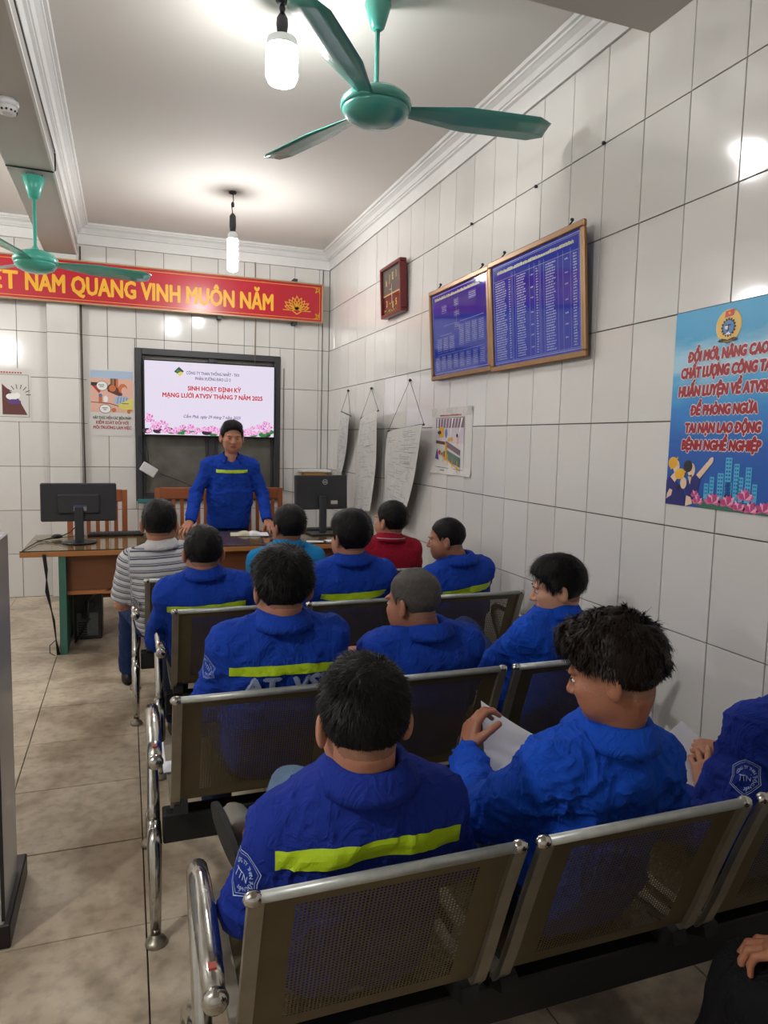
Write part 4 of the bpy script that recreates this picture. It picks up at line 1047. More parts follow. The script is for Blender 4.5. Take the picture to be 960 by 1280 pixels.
# ---------------------------------------------------------------- steel waiting benches
M_CHR = mat('chrome_worn', srgb(186, 184, 178), 0.16, metal=1.0, noise=0.25, nscale=30, rnoise=0.14)
M_STR = mat('steel_strip', srgb(150, 144, 130), 0.35, metal=0.75, noise=0.3, nscale=18)
M_TOPR = mat('rail_silver', srgb(168, 172, 168), 0.4, metal=0.5, noise=0.25, nscale=60)
M_PAN = mat('panel_bronze_steel', srgb(98, 87, 64), 0.42, metal=0.5, noise=0.3, nscale=9)
M_BEAMB = mat('bench_beam_black', srgb(16, 16, 17), 0.6)
BKP = [(0.0, 0.765), (0.018, 0.72), (0.045, 0.65), (0.072, 0.575), (0.098, 0.50), (0.13, 0.42)]   # back (y, z)
def bk(t):
    """point on the back curve, t 0..1"""
    L = [0]
    for a, b in zip(BKP[:-1], BKP[1:]): L.append(L[-1] + math.hypot(b[0]-a[0], b[1]-a[1]))
    s_ = t*L[-1]
    for i in range(len(BKP) - 1):
        if s_ <= L[i+1] + 1e-9:
            f_ = (s_ - L[i])/(L[i+1] - L[i]); return (BKP[i][0] + (BKP[i+1][0]-BKP[i][0])*f_, BKP[i][1] + (BKP[i+1][1]-BKP[i][1])*f_)
    return BKP[-1]
BKL = sum(math.hypot(b[0]-a[0], b[1]-a[1]) for a, b in zip(BKP[:-1], BKP[1:]))
def perforated(w_):
    """perforated sheet: real square-ish holes"""
    m = 0.055; p_ = 0.0072
    nx = int((w_ - 2*m)/p_); nz = int((BKL - 0.06)/p_)
    px = (w_ - 2*m)/nx; x0 = m; t0 = 0.03/BKL; pt = (1 - 0.06/BKL)/nz
    mb = MB()
    vs = []; fs = []
    G_ = {}
    for j in range(nz + 1):
        y_, z_ = bk(t0 + pt*j)
        for i in range(nx + 1): G_[i, j] = len(vs); vs.append((x0 + px*i, y_, z_))
    for j in range(nz):
        y_, z_ = bk(t0 + pt*(j + .5)); ya, za = bk(t0 + pt*(j + .23)); yb, zb = bk(t0 + pt*(j + .77))
        for i in range(nx):
            xc = x0 + px*(i + .5); k = len(vs); r_ = px*0.27
            vs += [(xc - r_, ya, za), (xc + r_, ya, za), (xc + r_, yb, zb), (xc - r_, yb, zb)]
            a, b, c, d = G_[i, j], G_[i+1, j], G_[i+1, j+1], G_[i, j+1]
            fs += [(a, b, k+1, k), (b, c, k+2, k+1), (c, d, k+3, k+2), (d, a, k, k+3)]
    mb.add(vs, fs)
    # solid margins
    def strip(xa, xb, ta, tb, n=10):
        v = []; f = []
        for q in range(n + 1):
            y_, z_ = bk(ta + (tb - ta)*q/n); v += [(xa, y_, z_), (xb, y_, z_)]
        for q in range(n): f.append((2*q, 2*q+1, 2*q+3, 2*q+2))
        mb.add(v, f)
    strip(0, m, 0, 1); strip(w_ - m, w_, 0, 1); strip(m, w_ - m, 0, t0, 1); strip(m, w_ - m, t0 + pt*nz, 1, 1)
    return mb.mesh('perforated_sheet', M_PAN)
def edge_strip(pts, x0, x1, th):
    """flat bar following (y,z) points"""
    vs = []; fs = []; n = len(pts)
    for i in range(n):
        a = pts[max(0, i-1)]; b = pts[min(n-1, i+1)]; d = math.hypot(b[0]-a[0], b[1]-a[1]); ny, nz = (b[1]-a[1])/d, -(b[0]-a[0])/d
        y_, z_ = pts[i]
        vs += [(x0, y_ - ny*th, z_ - nz*th), (x1, y_ - ny*th, z_ - nz*th), (x1, y_ + ny*th, z_ + nz*th), (x0, y_ + ny*th, z_ + nz*th)]
    for i in range(n - 1):
        a = 4*i
        for k in range(4): fs.append((a + k, a + (k+1) % 4, a + 4 + (k+1) % 4, a + 4 + k))
    fs += [(0, 1, 2, 3), (4*n-4, 4*n-3, 4*n-2, 4*n-1)]
    return vs, fs
SEATP = [(0.155, 0.405), (0.20, 0.395), (0.30, 0.39), (0.42, 0.398), (0.52, 0.415), (0.555, 0.415), (0.57, 0.395)]
_bm = {}
def bench_meshes(w_):
    if w_ in _bm: return _bm[w_]
    d = {}
    d['sheet'] = perforated(w_ - 0.05)
    mb = MB(); mb.add(*edge_strip([(y_ - 0.004, z_) for y_, z_ in BKP] + [(0.15, 0.39)], 0, 0.026, 0.007)); me = mb.mesh('side_strip', M_STR); fixn(me); d['side'] = me
    mb = MB(); mb.tube([(0.012, 0, 0.768), (w_ - 0.012, 0, 0.768)], 0.010, 10); d['rail'] = mb.mesh('top_rail', M_TOPR)
    mb = MB(); mb.ball((0, 0, 0.768), 0.0135, 12, (1.3, 1, 1)); d['cap'] = mb.mesh('corner_cap', M_CHR)
    mb = MB(); mb.add(*edge_strip(SEATP, 0.03, w_ - 0.03, 0.002)); me = mb.mesh('seat_pan', M_PAN); fixn(me); d['seat'] = me
    mb = MB(); mb.add(*edge_strip([(0.15, 0.39)] + SEATP, 0, 0.028, 0.008)); me = mb.mesh('seat_edge', M_STR); fixn(me); d['sedge'] = me
    _bm[w_] = d
    return d
LEG1 = [(0.10, 0.0), (0.135, 0.12), (0.165, 0.24), (0.20, 0.31)]
def bench(x, y, pitches, w_, dzb, label, arms=(1, 1), rx=0.0):
    e = empty('waiting_bench', (x, y, dzb), label=label, cat='bench', group='steel waiting benches in rows')
    d = bench_meshes(w_)
    xs = [0]
    for q in pitches: xs.append(xs[-1] + q)
    total = xs[-1] + w_
    for x_ in xs:
        b = empty('backrest', (x_, 0, 0), parent=e)
        link('perforated_sheet', d['sheet'], b, (0.025, 0, 0))
        link('side_strip', d['side'], b); link('side_strip', d['side'], b, (w_ - 0.026, 0, 0))
        link('top_rail', d['rail'], b); link('corner_cap', d['cap'], b, (0.010, 0, 0)); link('corner_cap', d['cap'], b, (w_ - 0.010, 0, 0))
        s_ = empty('seat', (x_, 0, 0), parent=e)
        link('seat_pan', d['seat'], s_); link('seat_edge', d['sedge'], s_); link('seat_edge', d['sedge'], s_, (w_ - 0.028, 0, 0))
    MB().bbox((-0.02, 0.17, 0.262), (total + 0.02, 0.235, 0.352), 0.004).build('support_beam', M_BEAMB, e)
    brk = MB(); brk.prism([(0.13, 0.40), (0.16, 0.41), (0.24, 0.39), (0.235, 0.35), (0.17, 0.35), (0.12, 0.375)], 'x', -0.02, 0.02); brk = brk.mesh('seat_bracket', M_BEAMB); fixn(brk)
    for x_ in xs: link('seat_bracket', brk, e, (x_ + 0.03, 0, 0)); link('seat_bracket', brk, e, (x_ + w_ - 0.03, 0, 0))
    for s_, on in ((0, arms[0]), (1, arms[1])):
        lx = -0.045 if s_ == 0 else total + 0.045
        for path in ([(0.115, 0.02), (0.135, 0.14), (0.165, 0.27), (0.205, 0.32)], [(0.66, 0.02), (0.56, 0.14), (0.40, 0.25), (0.23, 0.31)]):
            mb = MB(); pts = [(lx, a, b) for a, b in path]; mb.tube(pts, [0.015, 0.019, 0.022, 0.02], 12); lo = mb.build('leg', M_CHR, e)
            f_ = MB(); f_.lathe([(0.031, 0), (0.033, 0.006), (0.028, 0.016), (0.014, 0.022), (0.013, 0.05)], seg=20); f_.build('foot', M_STR, lo, (lx, path[0][0], -dzb))
        if on:
            mb = MB()
            pts = [(0.205, 0.30), (0.235, 0.36), (0.285, 0.44), (0.345, 0.52), (0.375, 0.57), (0.372, 0.603), (0.34, 0.622), (0.28, 0.628), (0.19, 0.622), (0.10, 0.607), (0.035, 0.59)]
            rr = [0.019, 0.019, 0.018, 0.018, 0.018, 0.019, 0.021, 0.022, 0.022, 0.021, 0.018]
            mb.tube([(lx, a, b) for a, b in pts], rr, 14)
            ar = mb.build('armrest', M_CHR, e)
            q = MB(); q.ball((lx, 0.028, 0.588), 0.0225, 14, (1, 0.8, 1)); q.build('end_cap', M_CHR, ar)
            q = MB(); q.box((lx - 0.007, 0.060, 0.6165), (lx + 0.006, 0.078, 0.6205)); q.build('red_tag', mat('tag_red', srgb(170, 70, 60), 0.5), ar)
    return e
bench(0.168, 1.045, [0.525, 0.525], 0.495, 0.015, 'front most steel bench nearest the camera, three perforated backrests')
bench(0.110, 1.955, [0.53, 0.53], 0.50, 0.012, 'second steel bench from the camera, behind the man with AT lettering')
bench(0.172, 3.03, [0.575, 0.575], 0.53, 0.0, 'third steel bench from the camera, reaching near the right wall')
bench(0.078, 3.68, [0.525, 0.525], 0.49, 0.010, 'farthest steel bench, closest to the desk')
# ---------------------------------------------------------------- implicit-surface toolkit for the people
F32 = np.float32
def A3(v): return np.array(v, dtype=F32)
def smin(a, b, k): h = np.clip(0.5 + 0.5*(b - a)/k, 0, 1); return b*(1-h) + a*h - k*h*(1-h)
def smax(a, b, k): return -smin(-a, -b, k)
def cone(p, a, b, r1, r2):
    a = A3(a); b = A3(b); ba = b - a
    h = np.clip(((p - a) @ ba)/max(1e-9, float(ba @ ba)), 0, 1)
    return np.linalg.norm(p - a - h[:, None]*ba, axis=1) - (r1 + (r2 - r1)*h)
def ellip(p, c, r, R=None):
    q = p - A3(c)
    if R is not None: q = q @ R
    r = A3(r); k0 = np.linalg.norm(q/r, axis=1); k1 = np.linalg.norm(q/(r*r), axis=1)
    return k0*(k0 - 1)/np.maximum(k1, 1e-6)
def ellipb(p, c, r, R):
    """ellipsoid with a boxier cross-section (flatter back and chest)"""
    q = (p - A3(c)) @ R; r = A3(r); a = np.abs(q/r)
    k0 = np.sqrt((a[:, 0]**3 + a[:, 1]**3)**(2/3) + a[:, 2]**2); k1 = np.linalg.norm(q/(r*r), axis=1)
    return k0*(k0 - 1)/np.maximum(k1, 1e-6)
_rng = np.random.RandomState(11)
_lat = _rng.rand(32, 32, 32).astype(F32)
def vnoise(p):
    i = np.floor(p).astype(np.int32); f = p - i; f = f*f*(3 - 2*f); i &= 31; j = (i + 1) & 31
    x0, y0, z0 = i.T; x1, y1, z1 = j.T; fx, fy, fz = f.T
    c = lambda a, b, d: _lat[a, b, d]
    return ((c(x0,y0,z0)*(1-fx) + c(x1,y0,z0)*fx)*(1-fy) + (c(x0,y1,z0)*(1-fx) + c(x1,y1,z0)*fx)*fy)*(1-fz) + \
           ((c(x0,y0,z1)*(1-fx) + c(x1,y0,z1)*fx)*(1-fy) + (c(x0,y1,z1)*(1-fx) + c(x1,y1,z1)*fx)*fy)*fz
def surfnet(fn, lo, hi, h):
    lo = np.array(lo, float); hi = np.array(hi, float)
    n = np.ceil((hi - lo)/h).astype(int) + 1
    ax = [lo[i] + h*np.arange(n[i]) for i in range(3)]
    g = np.stack(np.meshgrid(*ax, indexing='ij'), -1).reshape(-1, 3).astype(F32)
    v = np.concatenate([fn(g[i:i+400000]) for i in range(0, len(g), 400000)]).reshape(n)
    s = v < 0
    nx, ny, nz = n
    cs = np.zeros((nx-1, ny-1, nz-1), np.int8)
    for a in (0, 1):
        for b in (0, 1):
            for c in (0, 1): cs += s[a:nx-1+a, b:ny-1+b, c:nz-1+c]
    act = (cs > 0) & (cs < 8)
    I = np.argwhere(act)
    if len(I) == 0: return np.zeros((0, 3)), np.zeros((0, 4), int)
    idx = -np.ones(act.shape, np.int64); idx[act] = np.arange(len(I))
    acc = np.zeros((len(I), 3)); cnt = np.zeros(len(I))
    cor = [(0,0,0),(1,0,0),(0,1,0),(1,1,0),(0,0,1),(1,0,1),(0,1,1),(1,1,1)]
    V = [v[I[:,0]+c[0], I[:,1]+c[1], I[:,2]+c[2]] for c in cor]
    for a in range(8):
        for b in range(a+1, 8):
            d = [cor[b][k] - cor[a][k] for k in range(3)]
            if sum(abs(x) for x in d) != 1: continue
            m = (V[a] < 0) != (V[b] < 0)
            t = V[a][m]/(V[a][m] - V[b][m])
            acc[m] += np.array(cor[a]) + t[:, None]*np.array(d); cnt[m] += 1
    P = lo + (I + acc/cnt[:, None])*h
    Fs = []
    for ax_ in range(3):
        o = [(1,0,0),(0,1,0),(0,0,1)][ax_]
        sl0 = s[:nx-o[0], :ny-o[1], :nz-o[2]]; sl1 = s[o[0]:, o[1]:, o[2]:]
        E = np.argwhere(sl0 != sl1); inside0 = sl0[E[:,0], E[:,1], E[:,2]]
        u, w_ = [(1, 2), (2, 0), (0, 1)][ax_]
        ok = (E[:,u] > 0) & (E[:,w_] > 0) & (E[:,u] < n[u]-1) & (E[:,w_] < n[w_]-1)
        E = E[ok]; inside0 = inside0[ok]
        def at(du, dw):
            q = E.copy(); q[:,u] -= du; q[:,w_] -= dw; return idx[q[:,0], q[:,1], q[:,2]]
        q = np.stack([at(1,1), at(0,1), at(0,0), at(1,0)], 1)
        q[~inside0] = q[~inside0][:, ::-1]; Fs.append(q)
    return P, np.concatenate(Fs)
def np_mesh(name, parts, mats, smooth=True, mi=None):
    """parts: list of (verts, quads)"""
    vs = []; fs = []; k = 0
    for V, Fq in parts: vs.append(V); fs.append(Fq + k); k += len(V)
    V = np.concatenate(vs); Fq = np.concatenate(fs)
    me = bpy.data.meshes.new(name)
    me.vertices.add(len(V)); me.vertices.foreach_set('co', V.astype(F32).ravel())
    me.loops.add(Fq.size); me.loops.foreach_set('vertex_index', Fq.ravel().astype(np.int32))
    me.polygons.add(len(Fq)); me.polygons.foreach_set('loop_start', np.arange(0, Fq.size, Fq.shape[1], dtype=np.int32))
    me.polygons.foreach_set('use_smooth', np.full(len(Fq), smooth))
    for m in (mats if isinstance(mats, (list, tuple)) else [mats]): me.materials.append(m)
    if mi is not None: me.polygons.foreach_set('material_index', mi.astype(np.int32))
    me.update(calc_edges=True)
    return me
def rotm(yaw=0, pitch=0, roll=0):
    """columns = head axes: right, forward, up. yaw + = turns to the left, pitch + = nods down, roll + = leans to its right"""
    y, p, r = map(math.radians, (yaw, pitch, roll))
    Rz = np.array([[math.cos(y), -math.sin(y), 0], [math.sin(y), math.cos(y), 0], [0, 0, 1]])
    Rx = np.array([[1, 0, 0], [0, math.cos(p), math.sin(p)], [0, -math.sin(p), math.cos(p)]])
    Ry = np.array([[math.cos(r), 0, math.sin(r)], [0, 1, 0], [-math.sin(r), 0, math.cos(r)]])
    return (Rz @ Rx @ Ry).astype(F32)

def skin_mat(name, col):
    m = mat(name, col, 0.48, noise=0.10, nscale=22, bump=0.15, bscale=160)
    b = m.node_tree.nodes['Principled BSDF']
    b.inputs['Subsurface Weight'].default_value = 0.12; b.inputs['Subsurface Radius'].default_value = (0.02, 0.008, 0.004); b.inputs['Subsurface Scale'].default_value = 0.5
    return m
SK = {'a': skin_mat('skin_tan', srgb(176, 122, 96)), 'b': skin_mat('skin_brown', srgb(158, 104, 78)), 'c': skin_mat('skin_light', srgb(190, 140, 112))}
M_STUB = mat('shaved_hair_skin', srgb(134, 96, 76), 0.6, noise=0.25, nscale=120)
M_LIP = mat('lips', srgb(150, 84, 76), 0.4)
M_HAIR = mat('hair_black', (0.0045, 0.004, 0.004, 1), 0.38, noise=0.5, nscale=60, bump=0.3, bscale=260, spec=0.16)
M_HAIR2 = mat('hair_brownblack', (0.010, 0.0065, 0.005, 1), 0.36, noise=0.5, nscale=40, bump=0.3, bscale=220, spec=0.2)
M_HAIRG = mat('hair_greying', (0.050, 0.042, 0.036, 1), 0.5, noise=0.6, nscale=70, bump=0.5, bscale=260)
HSTR = {'hair_black': mat('strand_black', (0.008, 0.0075, 0.0075, 1), 0.42, spec=0.14), 'hair_brownblack': mat('strand_brown', (0.014, 0.009, 0.007, 1), 0.42, spec=0.15), 'hair_greying': mat('strand_grey', (0.085, 0.075, 0.066, 1), 0.5, spec=0.2)}
def cloth(name, col, n=0.10):
    m = mat(name, col, 0.82, noise=n, nscale=7, bump=0.2, bscale=420, spec=0.18)
    nt = m.node_tree; b = nt.nodes['Principled BSDF']
    first = [l.from_node for l in nt.links if l.to_node == b and l.to_socket.name == 'Normal'][0]
    tc = nt.nodes.new('ShaderNodeTexCoord'); n1 = nt.nodes.new('ShaderNodeTexNoise'); n1.inputs['Scale'].default_value = 13; n1.inputs['Detail'].default_value = 3; n1.inputs['Distortion'].default_value = 1.6
    mp = nt.nodes.new('ShaderNodeMapping'); mp.inputs['Scale'].default_value = (1, 1, 0.7); nt.links.new(tc.outputs['Object'], mp.inputs[0]); nt.links.new(mp.outputs[0], n1.inputs['Vector'])
    rg = nt.nodes.new('ShaderNodeMath'); rg.operation = 'SUBTRACT'; rg.inputs[1].default_value = 0.5; nt.links.new(n1.outputs['Fac'], rg.inputs[0])
    ab = nt.nodes.new('ShaderNodeMath'); ab.operation = 'ABSOLUTE'; nt.links.new(rg.outputs[0], ab.inputs[0])
    pw = nt.nodes.new('ShaderNodeMapRange'); pw.inputs[1].default_value = 0.0; pw.inputs[2].default_value = 0.07; pw.inputs[3].default_value = 1; pw.inputs[4].default_value = 0; nt.links.new(ab.outputs[0], pw.inputs[0])
    bp = nt.nodes.new('ShaderNodeBump'); bp.inputs['Strength'].default_value = 0.42; bp.inputs['Distance'].default_value = 0.006
    nt.links.new(pw.outputs[0], bp.inputs['Height']); nt.links.new(first.outputs[0], bp.inputs['Normal']); nt.links.new(bp.outputs[0], b.inputs['Normal'])
    return m
C_BLUE = cloth('jacket_royal_blue', srgb(20, 60, 160), 0.16)
C_BLUE2 = cloth('jacket_deep_blue', srgb(24, 46, 136), 0.16)
C_BLUE3 = cloth('jacket_lit_blue', srgb(18, 72, 182), 0.14)  # lighter copy of the jacket blue, stronger light put into the colour
C_CYAN = cloth('shirt_cyan', srgb(30, 128, 184)); C_REDS = cloth('polo_red', srgb(148, 20, 44))
C_JEAN = cloth('denim_dark', srgb(34, 50, 92), 0.25); C_JEANL = cloth('denim_washed', srgb(104, 128, 156), 0.3)
C_TRO = cloth('trousers_navy', srgb(28, 36, 62)); C_BLK = cloth('trousers_black', srgb(16, 16, 20))
M_STRIPE = mat('reflective_lime', srgb(182, 214, 30), 0.45, noise=0.08, nscale=40, bump=0.2, bscale=120)
M_SHOE = mat('shoe_black', srgb(24, 24, 28), 0.4); M_SOLE = mat('sole_dark', srgb(22, 22, 22), 0.7); M_SAND = mat('sandal_grey', srgb(112, 110, 102), 0.6)
def polo_stripes():
    m = bpy.data.materials.new('polo_striped'); m.use_nodes = True; nt = m.node_tree; b = nt.nodes['Principled BSDF']; b.inputs['Roughness'].default_value = 0.8
    at = nt.nodes.new('ShaderNodeAttribute'); at.attribute_name = 'along'
    wv = nt.nodes.new('ShaderNodeMath'); wv.operation = 'MULTIPLY'; wv.inputs[1].default_value = 1/0.034
    fr = nt.nodes.new('ShaderNodeMath'); fr.operation = 'FRACT'; cr = nt.nodes.new('ShaderNodeValToRGB'); cr.color_ramp.interpolation = 'CONSTANT'
    el = cr.color_ramp.elements; el[0].position = 0; el[0].color = srgb(196, 196, 198); el[1].position = 0.42; el[1].color = srgb(58, 60, 76)
    for q, c in ((0.56, srgb(140, 146, 158)), (0.66, srgb(190, 190, 194)), (0.74, srgb(66, 68, 84)), (0.84, srgb(176, 178, 184))): k = el.new(q); k.color = c
    nt.links.new(at.outputs['Fac'], wv.inputs[0]); nt.links.new(wv.outputs[0], fr.inputs[0]); nt.links.new(fr.outputs[0], cr.inputs[0]); nt.links.new(cr.outputs[0], b.inputs['Base Color'])
    return m
C_POLO = polo_stripes(); C_WHT = cloth('collar_pale_grey', srgb(196, 196, 196))

RE = np.array([[math.cos(.45), -math.sin(.45), 0], [math.sin(.45), math.cos(.45), 0], [0, 0, 1]], dtype=F32) @ np.array([[1, 0, 0], [0, math.cos(-.15), math.sin(-.15)], [0, -math.sin(-.15), math.cos(-.15)]], dtype=F32)
def head_sdf(p, face=1.0):
    """p in head coordinates (right, forward, up), centre between the ears"""
    d = ellip(p, (0, -0.012, 0.038), (0.0735, 0.094, 0.086))
    d = smin(d, ellip(p, (0, 0.018, -0.028), (0.060, 0.070, 0.078)), 0.035)
    d = smin(d, ellip(p, (0, 0.050, -0.075), (0.034, 0.034, 0.026)), 0.03)            # chin
    ax = np.abs(p[:, 0]); q = p.copy(); q[:, 0] = ax
    d = smin(d, ellip(q, (0.047, 0.040, -0.040), (0.020, 0.036, 0.034)), 0.03)        # jaw/cheek
    d = smin(d, ellip(q, (0.040, 0.064, -0.012), (0.020, 0.018, 0.016)), 0.02)        # cheekbone
    d = smin(d, ellip(q, (0.028, 0.080, 0.030), (0.028, 0.010, 0.008)), 0.014)        # brow
    d = smax(d, -ellip(q, (0.031, 0.096, 0.010), (0.018, 0.017, 0.012)), 0.012)       # socket
    d = smin(d, ellip(q, (0.031, 0.073, 0.009), (0.015, 0.012, 0.011)), 0.006)        # lids
    d = smin(d, cone(p, (0, 0.083, 0.018), (0, 0.104, -0.020), 0.007, 0.011), 0.010)
    d = smin(d, ellip(q, (0.013, 0.093, -0.024), (0.008, 0.010, 0.007)), 0.006)
    d = smin(d, ellip(p, (0, 0.082, -0.048), (0.026, 0.012, 0.007)), 0.006)
    d = smin(d, ellip(p, (0, 0.080, -0.060), (0.022, 0.012, 0.007)), 0.006)
    d = smax(d, -ellip(p, (0, 0.098, -0.0535), (0.022, 0.010, 0.0018)), 0.003)
    # ears
    e = ellip(q, (0.0835, -0.014, -0.004), (0.0105, 0.019, 0.034), RE); e = smax(e, -ellip(q, (0.093, -0.006, 0.002), (0.008, 0.011, 0.020), RE), 0.006)
    return smin(d, e, 0.006)
def hair_sdf(p, style):
    th = {'short': 0.011, 'crop': 0.006, 'thick': 0.017, 'curly': 0.017, 'flat': 0.012, 'wave': 0.015}[style]
    d = ellip(p, (0, -0.014, 0.040), (0.0740 + th, 0.094 + th, 0.086 + th*1.1))
    tl = 0.0045 if style != 'thick' else 0.007
    dl = ellip(p, (0, -0.013, 0.038), (0.0735 + tl, 0.094 + tl*1.4, 0.086 + tl)); dl = smin(dl, ellip(p, (0, 0.018, -0.028), (0.060 + tl, 0.070 + tl, 0.078 + tl)), 0.035)
    wz = np.clip((p[:, 2] + 0.035 - 0.25*p[:, 1].clip(-.06, .06))/0.075, 0, 1); wz = wz*wz*(3 - 2*wz)
    y = p[:, 1]; ax = np.abs(p[:, 0])
    if style == 'curly':
        d = smin(d, ellip(p, (0.0, 0.02, 0.100), (0.084, 0.086, 0.042)), 0.03)
        wq = p + 0.012*np.stack([vnoise(p*40), vnoise(p*40 + 5), vnoise(p*40 + 9)], 1); n = 1 - np.abs(2*vnoise(wq*A3((46, 46, 60)) + 3) - 1); d = d - 0.014*(n - 0.45) - 0.006*(vnoise(p*110) - .5)
    elif style == 'thick' or style == 'wave':
        d = smin(d, ellip(p, (0.0, 0.0, 0.085), (0.078, 0.088, 0.052)), 0.03); d = d - 0.008*(vnoise(p*A3((60, 30, 30)) + 3) - 0.5)
    elif style == 'flat':
        d = smin(d, ellip(p, (0, 0.02, 0.095), (0.066, 0.072, 0.038)), 0.03); d = d - 0.005*(vnoise(p*A3((70, 25, 40))) - 0.5)
    else:
        d = d - 0.005*(vnoise(p*A3((70, 45, 45))) - 0.5)
    d = d*wz + dl*(1 - wz)
    # hair line height as a function of y
    if style in ('crop', 'short', 'flat'):
        zl = np.interp(y, [-0.12, -0.07, -0.035, -0.018, 0.012, 0.022, 0.045, 0.07, 0.09], [-0.062, -0.060, -0.040, 0.004, 0.030, 0.000, 0.045, 0.072, 0.082])
    elif style == 'curly':
        zl = np.interp(y, [-0.12, -0.08, -0.045, -0.02, 0.01, 0.03, 0.06, 0.085, 0.10], [-0.050, -0.048, -0.020, 0.028, 0.038, 0.040, 0.058, 0.070, 0.075])
    else:
        zl = np.interp(y, [-0.12, -0.07, -0.035, -0.018, 0.012, 0.022, 0.045, 0.07, 0.09], [-0.072, -0.070, -0.050, 0.000, 0.026, -0.010, 0.040, 0.066, 0.076])
    zl = zl.astype(F32) + 0.006*(vnoise(p*A3((90, 90, 1))) - 0.5)
    return smax(d, zl - p[:, 2], 0.010)
def ribbons(base, nrm, dirs, L, wd, rs_, seg=3, droop=0.25):
    """thin tapering strands"""
    n = len(base); V = []; Fq = []
    side = np.cross(dirs, nrm); side /= np.linalg.norm(side, axis=1)[:, None] + 1e-9
    pos = base.copy(); d = dirs.copy(); rows = []
    L = L[:, None]
    for k in range(seg + 1):
        w_ = wd*(1 - 0.85*k/seg)
        rows.append(pos - side*w_); rows.append(pos + side*w_)
        d = d - nrm*droop*0.5*(k/seg); d = d + np.array([0, 0, -0.10]); d /= np.linalg.norm(d, axis=1)[:, None]
        pos = pos + d*L/seg
    V = np.stack(rows, 1).reshape(-1, 3); b = np.arange(n)[:, None]*(2*(seg+1))
    Fq = np.concatenate([np.stack([b[:, 0] + 2*k, b[:, 0] + 2*k + 1, b[:, 0] + 2*k + 3, b[:, 0] + 2*k + 2], 1) for k in range(seg)])
    return V, Fq

def finger_chain(base, direction, up, lens, curl):
    """points of a finger bending towards -up by curl degrees per joint"""
    pts = [np.array(base, float)]; d = np.array(direction, float); d /= np.linalg.norm(d); up = np.array(up, float); up -= d*(d @ up); up /= np.linalg.norm(up)
    for i, l in enumerate(lens):
        c = math.radians(curl[i]); d, up = d*math.cos(c) - up*math.sin(c), up*math.cos(c) + d*math.sin(c)
        pts.append(pts[-1] + d*l)
    return pts
def hand_prims(w_, fwd, back, thumb, curl=(18, 28, 18), spread=0.10, tcurl=(10, 20), sc=0.93):
    """w_: wrist; fwd: direction of the fingers; back: direction of the back of the hand; thumb: side the thumb is on (+1/-1 along fwd x back)"""
    f = np.array(fwd, float); f /= np.linalg.norm(f); b = np.array(back, float); b -= f*(f @ b); b /= np.linalg.norm(b); s_ = np.cross(f, b)*thumb
    w_ = np.array(w_, float); pr = []
    kn = []
    for i, (off, y_, r_) in enumerate(((0.030, 0.084, 0.0105), (0.010, 0.089, 0.0108), (-0.010, 0.085, 0.0102), (-0.028, 0.076, 0.0092))):
        k = w_ + (f*y_ + s_*off)*sc; kn.append(k)
        pr.append((w_ + (f*0.005 + s_*off*0.65)*sc, k, 0.0165*sc, (r_ + 0.002)*sc, 0.012))
        ln = [(0.041, 0.025, 0.020), (0.045, 0.029, 0.021), (0.041, 0.027, 0.020), (0.032, 0.020, 0.018)][i]
        pts = finger_chain(k, f + s_*spread*(1.2 - i*0.8), b, [l*sc for l in ln], [curl[0] + i*2, curl[1] + i*2, curl[2]])
        for q in range(3): pr.append((pts[q], pts[q+1], (r_ - 0.0012*q)*sc, (r_ - 0.0012*(q+1))*sc, 0.003))
    tb = w_ + (f*0.022 + s_*0.022)*sc; d = f*0.62 + s_*0.70 - b*0.25
    pts = finger_chain(tb, d, b*0.4 + s_*0.6, [0.042*sc, 0.032*sc, 0.026*sc], [0, tcurl[0], tcurl[1]])
    for q in range(3): pr.append((pts[q], pts[q+1], (0.0145 - 0.0018*q)*sc, (0.0125 - 0.0018*q)*sc, 0.006 if q == 0 else 0.003))
    return pr
def hand_mesh(pr, elbow, wrist, rw, h=0.0034):
    P = np.array([x for a, b, *_ in pr for x in (a, b)]); w_ = np.array(wrist, float); e_ = np.array(elbow, float)
    back_ = w_ + (e_ - w_)/np.linalg.norm(e_ - w_)*0.05
    P = np.vstack([P, w_, back_]); lo = P.min(0) - 0.028; hi = P.max(0) + 0.028
    def fn(p):
        d = cone(p, back_, w_, rw*1.05, rw*0.92)
        for a, b, r1, r2, k in pr: d = smin(d, cone(p, a, b, r1, r2), max(k, 0.003))
        return d
    return surfnet(fn, lo, hi, h)

